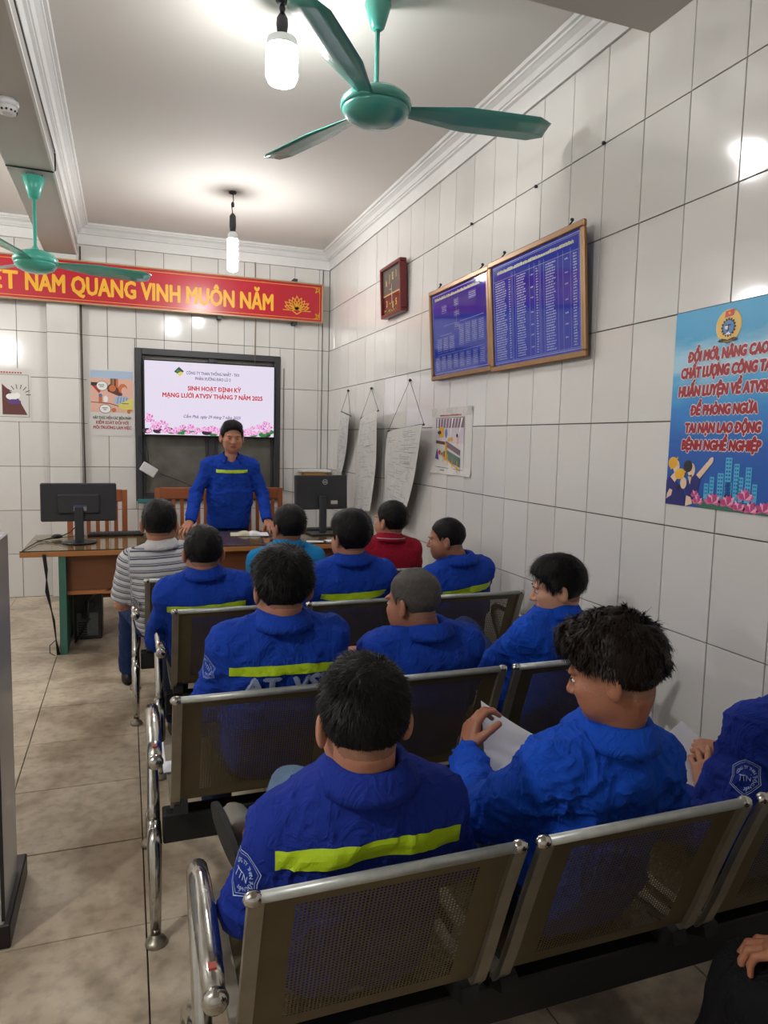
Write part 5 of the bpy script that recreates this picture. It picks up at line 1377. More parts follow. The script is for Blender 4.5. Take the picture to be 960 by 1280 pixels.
def person(label, loc, rz, o):
    """o: dict of joints in WORLD coordinates (converted to the local frame of the person) plus look options"""
    root_M = Matrix.Translation(loc) @ Matrix.Rotation(rz, 4, 'Z'); inv = np.array(root_M.inverted())
    def L(p): return (inv @ np.array([p[0], p[1], p[2], 1.0]))[:3]
    H = L(o['head']); hip = L(o['hip']); Rh = rotm(o.get('yaw', 0) , o.get('pitch', 0), o.get('roll', 0))
    if 'neck' in o: N = L(o['neck'])
    else: N = H + np.array([0, -0.035, -0.145])
    tw = math.radians(o.get('twist', 0)); sx = np.array([math.cos(tw), math.sin(tw), 0.0])
    up = N - hip; up /= np.linalg.norm(up)
    sx = sx - up*(sx @ up); sx /= np.linalg.norm(sx); fw_ = np.cross(up, sx)
    RT_ = np.stack([sx, fw_, up], 1).astype(F32)
    sw = o.get('shoulder', 0.165); drop = o.get('drop', (0.06, 0.06)); drop = (drop[0] + 0.022, drop[1] + 0.022)
    Sh = [N - sx*sw - up*drop[0], N + sx*sw - up*drop[1]]
    TL_ = np.linalg.norm(N - hip)
    def arm(i):
        s_ = -1 if i == 0 else 1
        k = 'armL' if i == 0 else 'armR'
        if k in o: e, w_ = o[k]; return L(e), L(w_)
        e = Sh[i] + sx*s_*0.055 - up*0.245 + fw_*0.05; w_ = hip + sx*s_*0.10 + fw_*0.27 + np.array([0, 0, 0.125]); return e, w_
    AR = [arm(0), arm(1)]
    def leg(i):
        s_ = -1 if i == 0 else 1; k = 'legL' if i == 0 else 'legR'
        hj = hip + np.array([s_*0.085, 0, 0])
        if k in o: kn, an = o[k]; return hj, L(kn), L(an)
        return hj, hip + np.array([s_*0.13, 0.40, 0.0]), hip + np.array([s_*0.13, 0.44, -(hip[2] - 0.09)])
    LG = [leg(0), leg(1)]
    bulk = o.get('bulk', 1.0); skin = SK[o.get('skin', 'a')]
    hs = o.get('hscale', 1.0)
    def torso(p, off, k=0.045):
        tl = TL_/0.46
        d = ellipb(p, hip + up*0.02, (0.150*bulk + off, 0.112*bulk + off, 0.13*tl + off), RT_)
        d = smin(d, ellipb(p, hip + up*0.19*tl + fw_*0.005, (0.142*bulk + off, 0.100*bulk + off, 0.17*tl + off), RT_), k)
        d = smin(d, ellipb(p, hip + up*0.335*tl, (0.158*bulk + off, 0.100*bulk + off, 0.135*tl + off), RT_), k)
        d = smin(d, cone(p, Sh[0]*.93 + N*.07 - up*.015, Sh[1]*.93 + N*.07 - up*.015, 0.056 + off, 0.056 + off), k)
        for i in (0, 1): d = smin(d, cone(p, N + up*0.012, Sh[i] + up*0.012, 0.040 + off*.8, 0.050 + off*.8), 0.03)
        return d
    # ---- skin body
    lows = []
    pts = np.array([H, hip, N, *Sh, *[x for a in AR for x in a], *[x for l in LG for x in l]])
    shortsl = o.get('short_sleeve', False)
    def body(p):
        d = torso(p, -0.042)
        if o.get('vneck'): d = smin(d, cone(p, N + up*0.01, N - up*0.07 + fw_*0.045, 0.052, 0.045), 0.02)
        d = smin(d, cone(p, N - up*0.01, H + Rh @ A3((0, -0.022, -0.03)), 0.050, 0.050), 0.02)
        for i in (0, 1):
            e, w_ = AR[i]; d = smin(d, cone(p, Sh[i], e, 0.036, 0.034), 0.02); d = smin(d, cone(p, e, w_, 0.036, 0.0255), 0.012)
            h_, k_, a_ = LG[i]; d = smin(d, cone(p, h_, k_, 0.072, 0.052), 0.03); d = smin(d, cone(p, k_, a_, 0.050, 0.034), 0.015)
            if ('footL', 'footR')[i] in o:
                fd = inv[:3, :3] @ np.array(o[('footL', 'footR')[i]], float); fd /= np.linalg.norm(fd); dn = (a_ - k_)/np.linalg.norm(a_ - k_); dn = dn - fd*(dn @ fd); dn /= np.linalg.norm(dn)
                d = smin(d, cone(p, a_ + fd*0.0, a_ + dn*0.045 + fd*0.15, 0.036, 0.024), 0.02); d = smin(d, cone(p, a_, a_ + dn*0.045 - fd*0.02, 0.034, 0.030), 0.02)
        return d
    lo = pts.min(0) - 0.11; hi = pts.max(0) + 0.11
    lo[2] = min(lo[2], 0.03)
    parts = [surfnet(body, lo, hi, 0.0125 if not shortsl else 0.010)]
    # head
    hh = o.get('hres', 0.0045)
    def headf(p):
        q = ((p - H.astype(F32)) @ Rh)/hs; d = head_sdf(q)*hs
        return smin(d, cone(p, N - up*0.01, H + Rh @ A3((0, -0.025, -0.035)), 0.0545, 0.050), 0.022)
    hv, hf = surfnet(headf, np.minimum(H, N) - [0.135, 0.135, 0.045], H + [0.135, 0.135, 0.145], hh)
    parts.append((hv, hf))
    hk = o.get('hands', {})
    for i in (0, 1):
        e, w_ = AR[i]; f_ = (w_ - e)/np.linalg.norm(w_ - e); hd = hk.get(i, {})
        fw2 = np.array(hd.get('fwd', f_*0.9 + fw_*0.3 - np.array([0, 0, 0.25]))); bk_ = np.array(hd.get('back', up))
        if 'fwd' in hd: fw2 = inv[:3, :3] @ fw2
        if 'back' in hd: bk_ = inv[:3, :3] @ bk_
        th_ = hd.get('thumb', 1 if i == 0 else -1)
        pr = hand_prims(w_ + f_*0.012, fw2, bk_, th_, hd.get('curl', (22, 30, 20)), hd.get('spread', 0.10), hd.get('tcurl', (10, 20)))
        parts.append(hand_mesh(pr, e, w_, 0.0255, hd.get('h', 0.0042)))
    tot = sum(len(f) for v, f in parts); mi = np.zeros(tot, int)
    # lips get their own colour
    k0 = len(parts[0][1]); c = hv[hf].mean(1); q = ((c - H) @ Rh)/hs
    lip = (np.abs(q[:, 0]) < 0.025*(1 - ((q[:, 2] + 0.0535)/0.014)**2).clip(0)) & (np.abs(q[:, 2] + 0.0535) < 0.0115) & (q[:, 1] > 0.06)
    mi[k0:k0 + len(hf)][lip] = 1
    st_ = o.get('hair', 'short'); qy = q[:, 1]
    stub = (np.abs(q[:, 0]) < 0.0775) & (qy < 0.030) & (q[:, 2] > np.interp(qy, [-0.1, -0.05, -0.02, 0.0, 0.03], [-0.050, -0.048, -0.028, 0.014, 0.008])) & ~((np.abs(q[:, 0]) > 0.076) & (qy > -0.035))
    mi[k0:k0 + len(hf)][stub] = 2
    me = np_mesh('person', parts, [skin, M_LIP, M_STUB], True, mi)
    ob = link('person', me); ob.matrix_world = root_M
    tag(ob, label, 'person', o.get('group'))
    # ---- hair
    st = o.get('hair', 'short'); hm_ = o.get('hair_mat', M_HAIR)
    hfn = lambda p: hair_sdf(((p - H.astype(F32)) @ Rh)/hs, st)*hs
    V, Fq = surfnet(hfn, H - [0.135, 0.135, 0.115], H + [0.135, 0.135, 0.185], hh)
    hair_parts = [(V, Fq)]
    ns = o.get('strands', 2500)
    if ns:
        rg = np.random.RandomState(len(label)); fi = rg.randint(0, len(Fq), ns*2)
        a, b, c_, d_ = V[Fq[fi, 0]], V[Fq[fi, 1]], V[Fq[fi, 2]], V[Fq[fi, 3]]
        u, v = rg.rand(len(fi), 1), rg.rand(len(fi), 1); base = (a*(1-u) + b*u)*(1-v) + (d_*(1-u) + c_*u)*v
        nr = np.cross(c_ - a, d_ - b); nr /= np.linalg.norm(nr, axis=1)[:, None] + 1e-9
        ql = ((base - H) @ Rh)/hs
        out = (base - (H + Rh @ A3((0, -0.014, 0.03)))); out /= np.linalg.norm(out, axis=1)[:, None]
        keep = (nr*out).sum(1) > 0.35; base = base[keep][:ns]; nr = nr[keep][:ns]; ql = ql[keep][:ns]; out = out[keep][:ns]
        wh = H + Rh @ A3((0.012, -0.070, 0.105)); away = base - wh; away -= out*(away*out).sum(1)[:, None]; away /= np.linalg.norm(away, axis=1)[:, None] + 1e-6
        swirl = np.cross(out, away)
        dr = away + 0.35*swirl + out*(0.38 if st in ('crop', 'short', 'flat') else 0.28) + rg.randn(len(base), 3)*(0.22 if st != 'curly' else 0.30) + (0.9*np.stack([vnoise(ql.astype(F32)*34 + k_*7) - .5 for k_ in range(3)], 1) if st != 'curly' else 0)
        if st == 'curly': dr = dr + 1.1*np.stack([vnoise(ql.astype(F32)*55 + k_*7) - .5 for k_ in range(3)], 1)*1.6
        dr /= np.linalg.norm(dr, axis=1)[:, None]
        Lf = np.clip((ql[:, 2] + 0.05)/0.07, 0.25, 1)
        Ls = Lf*{'crop': 0.008, 'short': 0.018, 'flat': 0.016, 'thick': 0.026, 'wave': 0.026, 'curly': 0.021}[st]*(0.6 + 0.7*rg.rand(len(base)))
        rb = ribbons(base - out*0.001, out, dr, Ls, o.get('swid', 0.0009), rg, 3, 0.6 if st != 'curly' else 1.3); hair_parts.append(rb)
    tot = sum(len(f) for v, f in hair_parts); mi = np.zeros(tot, int); mi[len(Fq):] = 1
    link('hair', np_mesh('hair', hair_parts, [hm_, HSTR[hm_.name]], True, mi), ob)
    if o.get('face', True):
        R3 = Matrix(Rh.tolist()); M4 = R3.to_4x4(); M4.translation = Vector(H)
        M_EW = mat('eye_white', srgb(206, 200, 194), 0.2); M_EI = mat('eye_iris', srgb(26, 16, 12), 0.1)
        for s_ in (-1, 1):
            mb = MB(); mb.ball((0, 0, 0), 0.0125, 14, (1.15, 0.8, 0.42)); me2 = mb.mesh('eye', M_EW); e_ = link('eye', me2, ob); e_.matrix_local = M4 @ Matrix.Translation((s_*0.031*hs, 0.0785*hs, 0.008*hs))
            mb = MB(); mb.ball((0, 0.0085, 0), 0.0048, 12, (1, .45, .85)); i_ = mb.build('iris', M_EI, e_)
            mb = MB(); mb.tube([(-0.017*s_, 0.002, -0.002), (0, 0.009, 0.004), (0.014*s_, 0.002, 0.0)], [0.0018, 0.0035, 0.0015], 8, flat=0.6)
            b_ = mb.build('eyebrow', M_HAIR, ob); b_.matrix_local = M4 @ Matrix.Translation((s_*0.031*hs, 0.083*hs, 0.027*hs))
            mb = MB(); mb.tube([(-0.014, -0.002, -0.001), (0, 0.0035, 0.003), (0.014, -0.002, -0.001)], 0.0012, 6)
            b_ = mb.build('eyelid_line', M_HAIR, ob); b_.matrix_local = M4 @ Matrix.Translation((s_*0.031*hs, 0.0865*hs, 0.0095*hs))
    # ---- upper garment
    cm = o.get('cloth', C_BLUE); res = o.get('res', 0.010); seed = len(label)*1.37
    coff = o.get('coff', 0.006)
    def garment(p):
        d = torso(p, coff)
        d = smin(d, ellipb(p, hip + up*0.14*TL_/0.46 + fw_*0.01, ((0.156 + o.get('loose', 0))*bulk + coff, 0.118*bulk + coff, 0.20*TL_/0.46), RT_), 0.05)
        for i in (0, 1):
            e, w_ = AR[i]
            if shortsl:
                e2 = Sh[i] + (e - Sh[i])*0.86; s2 = cone(p, Sh[i], e2, 0.062 + coff*.5, 0.060 + coff*.5)
                ax_ = (e - Sh[i])/np.linalg.norm(e - Sh[i]); s2 = smax(s2, (p - e2.astype(F32)) @ ax_.astype(F32), 0.004)
                d = smin(d, s2, 0.028)
            else:
                d = smin(d, cone(p, Sh[i], e, 0.051 + coff*.4, 0.050 + coff*.4), 0.040)
                ax_ = (w_ - e)/np.linalg.norm(w_ - e); wc = w_ + ax_*0.002
                s2 = smax(cone(p, e, w_ + ax_*0.03, 0.052 + coff*.4, 0.038 + coff*.4), (p - wc.astype(F32)) @ ax_.astype(F32), 0.004)
                d = smin(d, s2, 0.014)
        if o.get('skirt'): d = smin(d, ellipb(p, hip - up*0.05, (0.175, 0.125, 0.16), RT_), 0.04)
        # folds: drag lines fanning from the armpits, slack bands at the waist, fine crumples
        q = (p - hip.astype(F32)) @ RT_
        w0 = vnoise(p*A3((7, 7, 7)) + seed)
        fx = np.abs(q[:, 0])
        ph = q[:, 2]*26 + fx*16*np.clip((q[:, 2] - 0.2)*12, -1, 1) + w0*4
        n1 = 1 - np.abs(2*vnoise(np.stack([ph*0.55, q[:, 0]*7 + seed, q[:, 1]*4], 1)) - 1)
        wq = p + 0.02*np.stack([vnoise(p*18 + seed), vnoise(p*18 + 5), vnoise(p*18 + 9)], 1)
        n2 = 1 - np.abs(2*vnoise(wq*A3((34, 26, 17)) + seed + 7) - 1)
        n3 = 1 - np.abs(2*vnoise(wq*A3((20, 30, 58)) + seed + 17) - 1)
        fa = o.get('fold', 0.007)
        d = d - fa*1.0*(n1**3 - 0.25) - fa*0.7*(n2**4 - 0.2) - fa*0.6*(n3**4 - 0.2)
        # neck opening, hem
        d = smax(d, -cone(p, N + up*0.02 + fw_*0.012, N + up*0.2 + fw_*0.012, 0.060, 0.075), 0.012)
        if o.get('vneck'): d = smax(d, -cone(p, N + up*0.05 + fw_*0.075, N - up*0.055 + fw_*0.125, 0.050, 0.006), 0.008)
        hem = hip - up*o.get('hem', 0.04); d = smax(d, -((p - hem.astype(F32)) @ up.astype(F32)), 0.01)
        return d
    pg = np.array([hip - 0.02, N, *Sh, *[x for a in AR for x in a]]); lo = pg.min(0) - 0.09; hi = pg.max(0) + 0.09
    lo[0] = min(lo[0], hip[0] - 0.22*bulk); hi[0] = max(hi[0], hip[0] + 0.22*bulk); lo[1] = min(lo[1], hip[1] - 0.19, N[1] - 0.19); hi[1] = max(hi[1], hip[1] + 0.19, N[1] + 0.19)
    GV, GF = surfnet(garment, lo, hi, res)
    gname = 'shirt' if o.get('polo') else 'jacket'
    gm = np_mesh(gname, [(GV, GF)], cm)
    if cm is C_POLO:
        at = gm.attributes.new('along', 'FLOAT', 'POINT'); al = (GV - hip) @ up
        for i in (0, 1):
            e, w_ = AR[i]; ax_ = (e - Sh[i]); ll = np.linalg.norm(ax_); ax_ /= ll; t = (GV - Sh[i]) @ ax_; rad = np.linalg.norm(GV - Sh[i] - np.clip(t, 0, ll)[:, None]*ax_, axis=1)
            m_ = (np.abs((GV - N) @ sx) > sw*1.06) & ((((GV - N) @ sx) < 0) == (i == 0)); al = np.where(m_, 0.30 - t, al)
        at.data.foreach_set('value', al.astype(F32))
    gob = link(gname, gm, ob)
    bvh = BVHTree.FromPolygons([tuple(v) for v in GV.tolist()], [tuple(f) for f in GF.tolist()])
    # collar
    ccol = o.get('collar_mat', cm)
    nrs = 40; op = math.radians(o.get('collar_gap', 26)); prof = o.get('collar_prof', [(0.058, -0.004), (0.057, 0.022), (0.060, 0.034), (0.068, 0.037), (0.078, 0.026), (0.091, 0.006), (0.099, -0.010)])
    if o.get('collar', True):
        vs = []; fs = []; npf = len(prof)
        cN = N + up*0.022 + fw_*0.006
        for s_ in (0, 1):
            for k in range(nrs + 1):
                a = op + (2*PI - 2*op)*k/nrs      # 0 = front
                frontness = 0.5 + 0.5*math.cos(a)
                for j, (r_, h_) in enumerate(prof):
                    rr = r_ - 0.0025*s_; hz = h_ - (0.030*frontness) - (0.016*frontness**3 if j >= 4 else 0)
                    v = cN + sx*math.sin(a)*rr*1.04 + fw_*math.cos(a)*rr*1.10 + up*hz*o.get('collar_h', 1.0)
                    vs.append(v)
        K = (nrs+1)*npf
        for k in range(nrs):
            for j in range(npf - 1):
                a = k*npf + j; fs.append((a, a+1, a+npf+1, a+npf)); fs.append((K+a, K+a+npf, K+a+npf+1, K+a+1))
            j = npf - 1; a = k*npf + j; fs.append((a, K+a, K+a+npf, a+npf))
        for k in (0, nrs):
            for j in range(npf - 1): a = k*npf + j; fs.append((a, K+a, K+a+1, a+1))
        me3 = MB().add(vs, fs, True).mesh('collar', ccol); link('collar', me3, gob)
        if o.get('collar_line'):
            mb = MB(); pts = []
            for k in range(nrs + 1):
                a = op + (2*PI - 2*op)*k/nrs; fr_ = 0.5 + 0.5*math.cos(a)
                pts.append(cN + sx*math.sin(a)*prof[-2][0]*1.05 + fw_*math.cos(a)*prof[-2][0]*1.11 + up*(prof[-2][1] - 0.03*fr_ - 0.016*fr_**3 + .002))
            mb.tube(pts, 0.0022, 5); mb.build('collar_piping', C_WHT, gob)
    # projecting flat trims on the cloth
    def project(pts2, origin, U, V_, D, off, name, m, faces, parent=gob, thick=0.0):
        vs = []; D = Vector(D).normalized()
        for a, b in pts2:
            s0 = Vector(origin) + Vector(U)*a + Vector(V_)*b
            hit, nn, ix, ds = bvh.ray_cast(s0 - D*0.35, D, 0.7)
            if hit is None: near = bvh.find_nearest(s0); hit = near[0]
            vs.append(hit - D*off)
        me4 = MB().add(vs, faces, False).mesh(name, m); return link(name, me4, parent)
    def strip(a0, a1, b0, b1, nu, nv):
        pts2 = [(a0 + (a1-a0)*i/nu, b0 + (b1-b0)*j/nv) for j in range(nv+1) for i in range(nu+1)]
        return pts2, [(j*(nu+1)+i, j*(nu+1)+i+1, (j+1)*(nu+1)+i+1, (j+1)*(nu+1)+i) for j in range(nv) for i in range(nu)]
    for (side, hgt, a0, a1, ht) in o.get('stripes', []):
        D = fw_ if side == 'back' else -fw_
        pts2, fs = strip(a0, a1, -ht/2, ht/2, 60, 4)
        arc = o.get('arc', 0.008 if side == 'back' else 0.0); pts2 = [(a, b + arc*(1 - (2*(a - a0)/(a1 - a0) - 1)**2)) for a, b in pts2]
        project(pts2, N - up*hgt, sx, up, D, 0.004, 'reflective_stripe', M_STRIPE, fs)
    for (t, side, hgt, ctr, ht, wd, m, bold) in o.get('texts', []):
        vs, fs, x0, x1 = text_geo(t, bold, 0.0); kx = wd/(x1 - x0); ky = ht/0.7
        # subdivide long faces is unnecessary: letters are small
        P_ = []; F_ = []
        for dx, dy in ((0, 0), (0.06, 0), (-0.06, 0), (0, 0.04), (0, -0.04)):
            n_ = len(P_); P_ += [((x + dx - x0)*kx - wd/2 + ctr, (y + dy)*ky) for x, y in vs]; F_ += [tuple(q + n_ for q in f_) for f_ in fs]
        project(P_, N - up*hgt, sx, up, fw_ if side == 'back' else -fw_, 0.005, 'lettering', m, F_)
    for (i, t_, dirw, r_) in o.get('patches', []):
        e, w_ = AR[i]; c0 = Sh[i] + (e - Sh[i])*t_; D = inv[:3, :3] @ np.array(dirw, float); D /= np.linalg.norm(D)
        vv = -(e - Sh[i]); vv /= np.linalg.norm(vv); vv = vv - D*(vv @ D); vv /= np.linalg.norm(vv); uu = np.cross(D, vv)
        def outline(k, s1):
            out = []
            for (a, b) in ((0, 1.0), (0.45, 0.86), (0.86, 0.62), (0.80, 0.1), (0.90, -0.35), (0.45, -0.72), (0, -1.0), (-0.45, -0.72), (-0.90, -0.35), (-0.80, 0.1), (-0.86, 0.62), (-0.45, 0.86)): out.append((a*s1, b*s1))
            return out
        mb_pts = []; fs = []
        for sc_, wdt in ((r_, 0.0016), (r_*0.88, 0.0010)):
            oo = outline(0, sc_); ii = outline(0, sc_ - wdt); k = len(mb_pts); n_ = len(oo)
            mb_pts += oo + ii; fs += [(k+q, k+(q+1) % n_, k+n_+(q+1) % n_, k+n_+q) for q in range(n_)]
        for t2, cy_, h_, w2 in (('TTN', -0.15*r_, r_*0.34, r_*0.7),):
            vs, f2, x0, x1 = text_geo(t2, 0.01, 0.0); k = len(mb_pts); mb_pts += [((x-x0)*w2/(x1-x0) - w2/2, cy_ + y*h_/0.7) for x, y in vs]; fs += [tuple(q + k for q in f_) for f_ in f2]
        for q, chh in enumerate('CÔNG TY THAN THỐNG NHẤT'):
            if chh == ' ': continue
            a = math.radians(150 - q*(240/22)); vs, f2, x0, x1 = text_geo(chh, 0.0, 0.0); k = len(mb_pts); hh_ = r_*0.17/0.7
            for x, y in vs:
                X = (x - (x0+x1)/2)*hh_; Y = y*hh_ + r_*0.48; th2 = a - PI/2; mb_pts.append((X*math.cos(th2) - Y*math.sin(th2), X*math.sin(th2) + Y*math.cos(th2)*1.0))
            fs += [tuple(z + k for z in f_) for f_ in f2]
        project(mb_pts, c0, uu, vv, D, 0.004, 'sleeve_emblem', M_EMB, fs)
    if o.get('front_details'):
        ln = mat('seam_dark', srgb(14, 26, 84), 0.8)
        for sgn in (-1, 1):
            pts2 = [(sgn*0.035, 0), (sgn*0.125, 0), (sgn*0.125, -0.022), (sgn*0.08, -0.036), (sgn*0.035, -0.022)]
            fs = [(0, 1, 2, 3, 4)]
            project(pts2, N - up*0.165, sx, up, -fw_, 0.006, 'pocket_flap', cm, fs)
            pts2 = [(sgn*0.035, -0.022), (sgn*0.08, -0.036), (sgn*0.125, -0.022), (sgn*0.125, -0.025), (sgn*0.08, -0.039), (sgn*0.035, -0.025)]
            project(pts2, N - up*0.165, sx, up, -fw_, 0.005, 'pocket_seam', ln, [(0, 1, 4, 5), (1, 2, 3, 4)])
        pts2, fs = strip(-0.0015, 0.0015, -0.40, -0.075, 1, 40); project(pts2, N, sx, up, -fw_, 0.0025, 'button_placket', ln, fs)
    # ---- trousers
    def trou(p):
        d = ellip(p, hip, (0.155*bulk, 0.115*bulk, 0.10), RT_)
        for i in (0, 1):
            h_, k_, a_ = LG[i]; d = smin(d, cone(p, h_, k_, 0.088, 0.066), 0.03); ax_ = (a_ - k_)/np.linalg.norm(a_ - k_)
            sh_ = smax(cone(p, k_, a_ + ax_*0.03, 0.066, 0.054), (p - (a_ + ax_*0.01).astype(F32)) @ ax_.astype(F32), 0.004); d = smin(d, sh_, 0.02)
        n1 = 1 - np.abs(2*vnoise(p*A3((14, 14, 24)) + seed) - 1)
        return d - 0.008*(n1**2 - 0.4)
    pg = np.array([x for l in LG for x in l] + [hip]); 
    TV, TF = surfnet(trou, pg.min(0) - 0.15, pg.max(0) + 0.15, o.get('tres', 0.013))
    link('trousers', np_mesh('trousers', [(TV, TF)], o.get('tro', C_TRO)), ob)
    # ---- feet
    for i in (0, 1):
        h_, k_, a_ = LG[i]; key = 'footL' if i == 0 else 'footR'
        fd = np.array(o.get(key, (0, 1, 0)), float)
        if key in o: fd = inv[:3, :3] @ fd
        fd /= np.linalg.norm(fd); dn = (a_ - k_)/np.linalg.norm(a_ - k_); dn = dn - fd*(dn @ fd); dn /= np.linalg.norm(dn); sd = np.cross(fd, dn)
        heel = a_ + dn*0.045 - fd*0.02; toe = a_ + dn*0.055 + fd*0.165
        if key not in o: heel[2] = max(heel[2], 0.036); toe[2] = 0.030
        sand = o.get('sandal', False)
        def shoe(p):
            d = cone(p, heel, toe, 0.034, 0.030); mid = heel*.45 + toe*.55 - dn*0.004
            d = smin(d, cone(p, heel*.6 + toe*.4, toe - sd*0.008, 0.036, 0.034), 0.02)
            if not sand: d = smin(d, cone(p, a_ - dn*0.01, heel, 0.040, 0.034), 0.02)
            pl_ = (p - (heel + dn*0.030).astype(F32)) @ dn.astype(F32)
            if sand: al = (p - heel.astype(F32)) @ fd.astype(F32); d = smax(smin(d, pl_*0 + 9, 0.001) - 0.004, np.abs(al - 0.115) - 0.040, 0.004)
            return smax(d, pl_, 0.004)
        pts3 = np.array([heel, toe, a_]); SV, SF = surfnet(shoe, pts3.min(0) - 0.06, pts3.max(0) + 0.06, 0.008)
        so = link('sandal' if sand else 'shoe', np_mesh('shoe', [(SV, SF)], M_SAND if sand else M_SHOE), ob)
        cs_, sn_ = fd, sd
        mbs = MB(); vs = []; n_ = 18
        for lv in (0.024, 0.036):
            for q in range(n_):
                a = 2*PI*q/n_; c0 = (heel + toe)/2 + dn*lv; vs.append(c0 + fd*math.cos(a)*0.122 + sd*math.sin(a)*(0.037 + 0.004*math.cos(a)))
        fs = [tuple(range(n_)), tuple(range(n_, 2*n_))[::-1]] + [(q, (q+1) % n_, n_ + (q+1) % n_, n_+q) for q in range(n_)]
        me5 = mbs.add(vs, fs).mesh('sole', M_SOLE); fixn(me5); link('sole', me5, so)
    return ob, dict(N=N, up=up, sx=sx, fw=fw_, Sh=Sh, AR=AR, H=H)
M_EMB = mat('emblem_white', srgb(170, 190, 225), 0.6)
M_LET = mat('lettering_white', srgb(150, 164, 200), 0.6)
# ---------------------------------------------------------------- the people
ST = lambda h, a0, a1, side='back', ht=0.034: (side, h, a0, a1, ht)
GRP = None
# standing speaker
pres, _ = person('standing man in blue work jacket leaning on the desk with both hands, facing the room', (0.83, 6.20, 0), PI, dict(
    hip=(0.83, 6.22, 0.84), neck=(0.83, 6.11, 1.325), head=(0.836, 6.075, 1.495), yaw=0, pitch=8, hscale=1.10, shoulder=0.178, drop=(0.045, 0.045), bulk=1.06,
    armL=((1.10, 6.12, 1.03), (1.115, 5.955, 0.815)), armR=((0.545, 6.12, 1.03), (0.485, 5.955, 0.815)),
    hands={0: dict(fwd=(0.25, -0.8, -0.42), back=(0, -0.35, 1), curl=(4, 14, 8), spread=0.2, h=0.0035), 1: dict(fwd=(-0.55, -0.75, -0.42), back=(0, -0.35, 1), curl=(4, 14, 8), spread=0.28, h=0.0035)},
    legL=((0.93, 6.24, 0.46), (0.94, 6.26, 0.09)), legR=((0.73, 6.24, 0.46), (0.72, 6.26, 0.09)),
    skin='a', hair='flat', cloth=C_BLUE, tro=C_TRO, hem=0.15, vneck=True, skirt=True, loose=0.02, res=0.008, face=True, hres=0.0035, strands=2500, fold=0.008, collar_gap=38,
    stripes=[ST(0.085, -0.130, 0.130, 'front', 0.026)], front_details=True))

# farthest bench
person('seated man in a grey and white striped polo shirt, nearest the left desk end', (0.18, 3.95, 0), 0, dict(
    hip=(0.20, 3.96, 0.495), neck=(0.170, 3.90, 0.915), head=(0.160, 3.89, 1.030), yaw=-8, pitch=4, hscale=1.04, shoulder=0.160, drop=(0.05, 0.045),
    armL=((-0.035, 3.97, 0.60), (0.10, 4.13, 0.585)), legL=((0.015, 4.34, 0.50), (-0.005, 4.46, 0.09)), legR=((0.28, 4.36, 0.50), (0.28, 4.44, 0.09)),
    skin='a', hair='short', cloth=C_POLO, tro=C_JEAN, short_sleeve=True, polo=True, collar_mat=C_WHT, fold=0.005, group=GRP))
person('seated man in a cyan shirt, second from left on the farthest bench', (0.85, 3.95, 0), 0, dict(
    hip=(0.85, 3.96, 0.495), neck=(0.845, 3.90, 0.900), head=(0.850, 3.89, 1.000), yaw=18, pitch=2, hscale=1.03, shoulder=0.160,
    skin='b', hair='short', cloth=C_CYAN, fold=0.005))
person('seated man in a dark red polo shirt with white collar line, nearest the hanging drawings', (1.48, 4.0, 0), 0, dict(
    hip=(1.47, 4.02, 0.495), neck=(1.480, 3.97, 0.910), head=(1.485, 3.96, 1.015), yaw=28, pitch=-2, shoulder=0.150, drop=(0.04, 0.04),
    skin='a', hair='short', cloth=C_REDS, polo=True, short_sleeve=True, collar_line=True, fold=0.004))
# third bench
person('seated man in blue jacket with narrow lime stripe, directly behind the striped polo man', (0.32, 3.27, 0), 0, dict(
    hip=(0.34, 3.30, 0.485), neck=(0.322, 3.215, 0.885), head=(0.315, 3.205, 0.980), yaw=0, pitch=4, hscale=0.98, shoulder=0.158, drop=(0.05, 0.05),
    legL=((0.22, 3.60, 0.49), (0.22, 3.60, 0.09)), legR=((0.48, 3.60, 0.49), (0.48, 3.60, 0.09)),
    skin='a', hair='short', cloth=C_BLUE, stripes=[ST(0.120, -0.17, 0.17)]))
person('seated man with thick black hair in bright blue jacket, middle of the third bench', (1.0, 3.25, 0), 0, dict(
    hip=(1.01, 3.30, 0.485), neck=(1.00, 3.19, 0.93), head=(0.993, 3.185, 1.035), yaw=16, pitch=2, shoulder=0.165, drop=(0.06, 0.06),
    legL=((0.90, 3.60, 0.49), (0.90, 3.60, 0.09)), legR=((1.14, 3.60, 0.49), (1.14, 3.60, 0.09)),
    skin='a', hair='thick', cloth=C_BLUE, stripes=[ST(0.140, -0.16, 0.16)]))
person('seated man with cropped hair and bald spot looking left, right end of the third bench', (1.58, 3.3, 0), 0, dict(
    hip=(1.60, 3.32, 0.485), neck=(1.58, 3.22, 0.905), head=(1.515, 3.235, 1.005), yaw=58, pitch=6, hscale=0.90, shoulder=0.160, twist=12,
    legL=((1.50, 3.62, 0.49), (1.50, 3.62, 0.09)), legR=((1.72, 3.62, 0.49), (1.72, 3.62, 0.09)),
    skin='b', hair='crop', cloth=C_BLUE, stripes=[ST(0.125, -0.15, 0.16)], face=True))
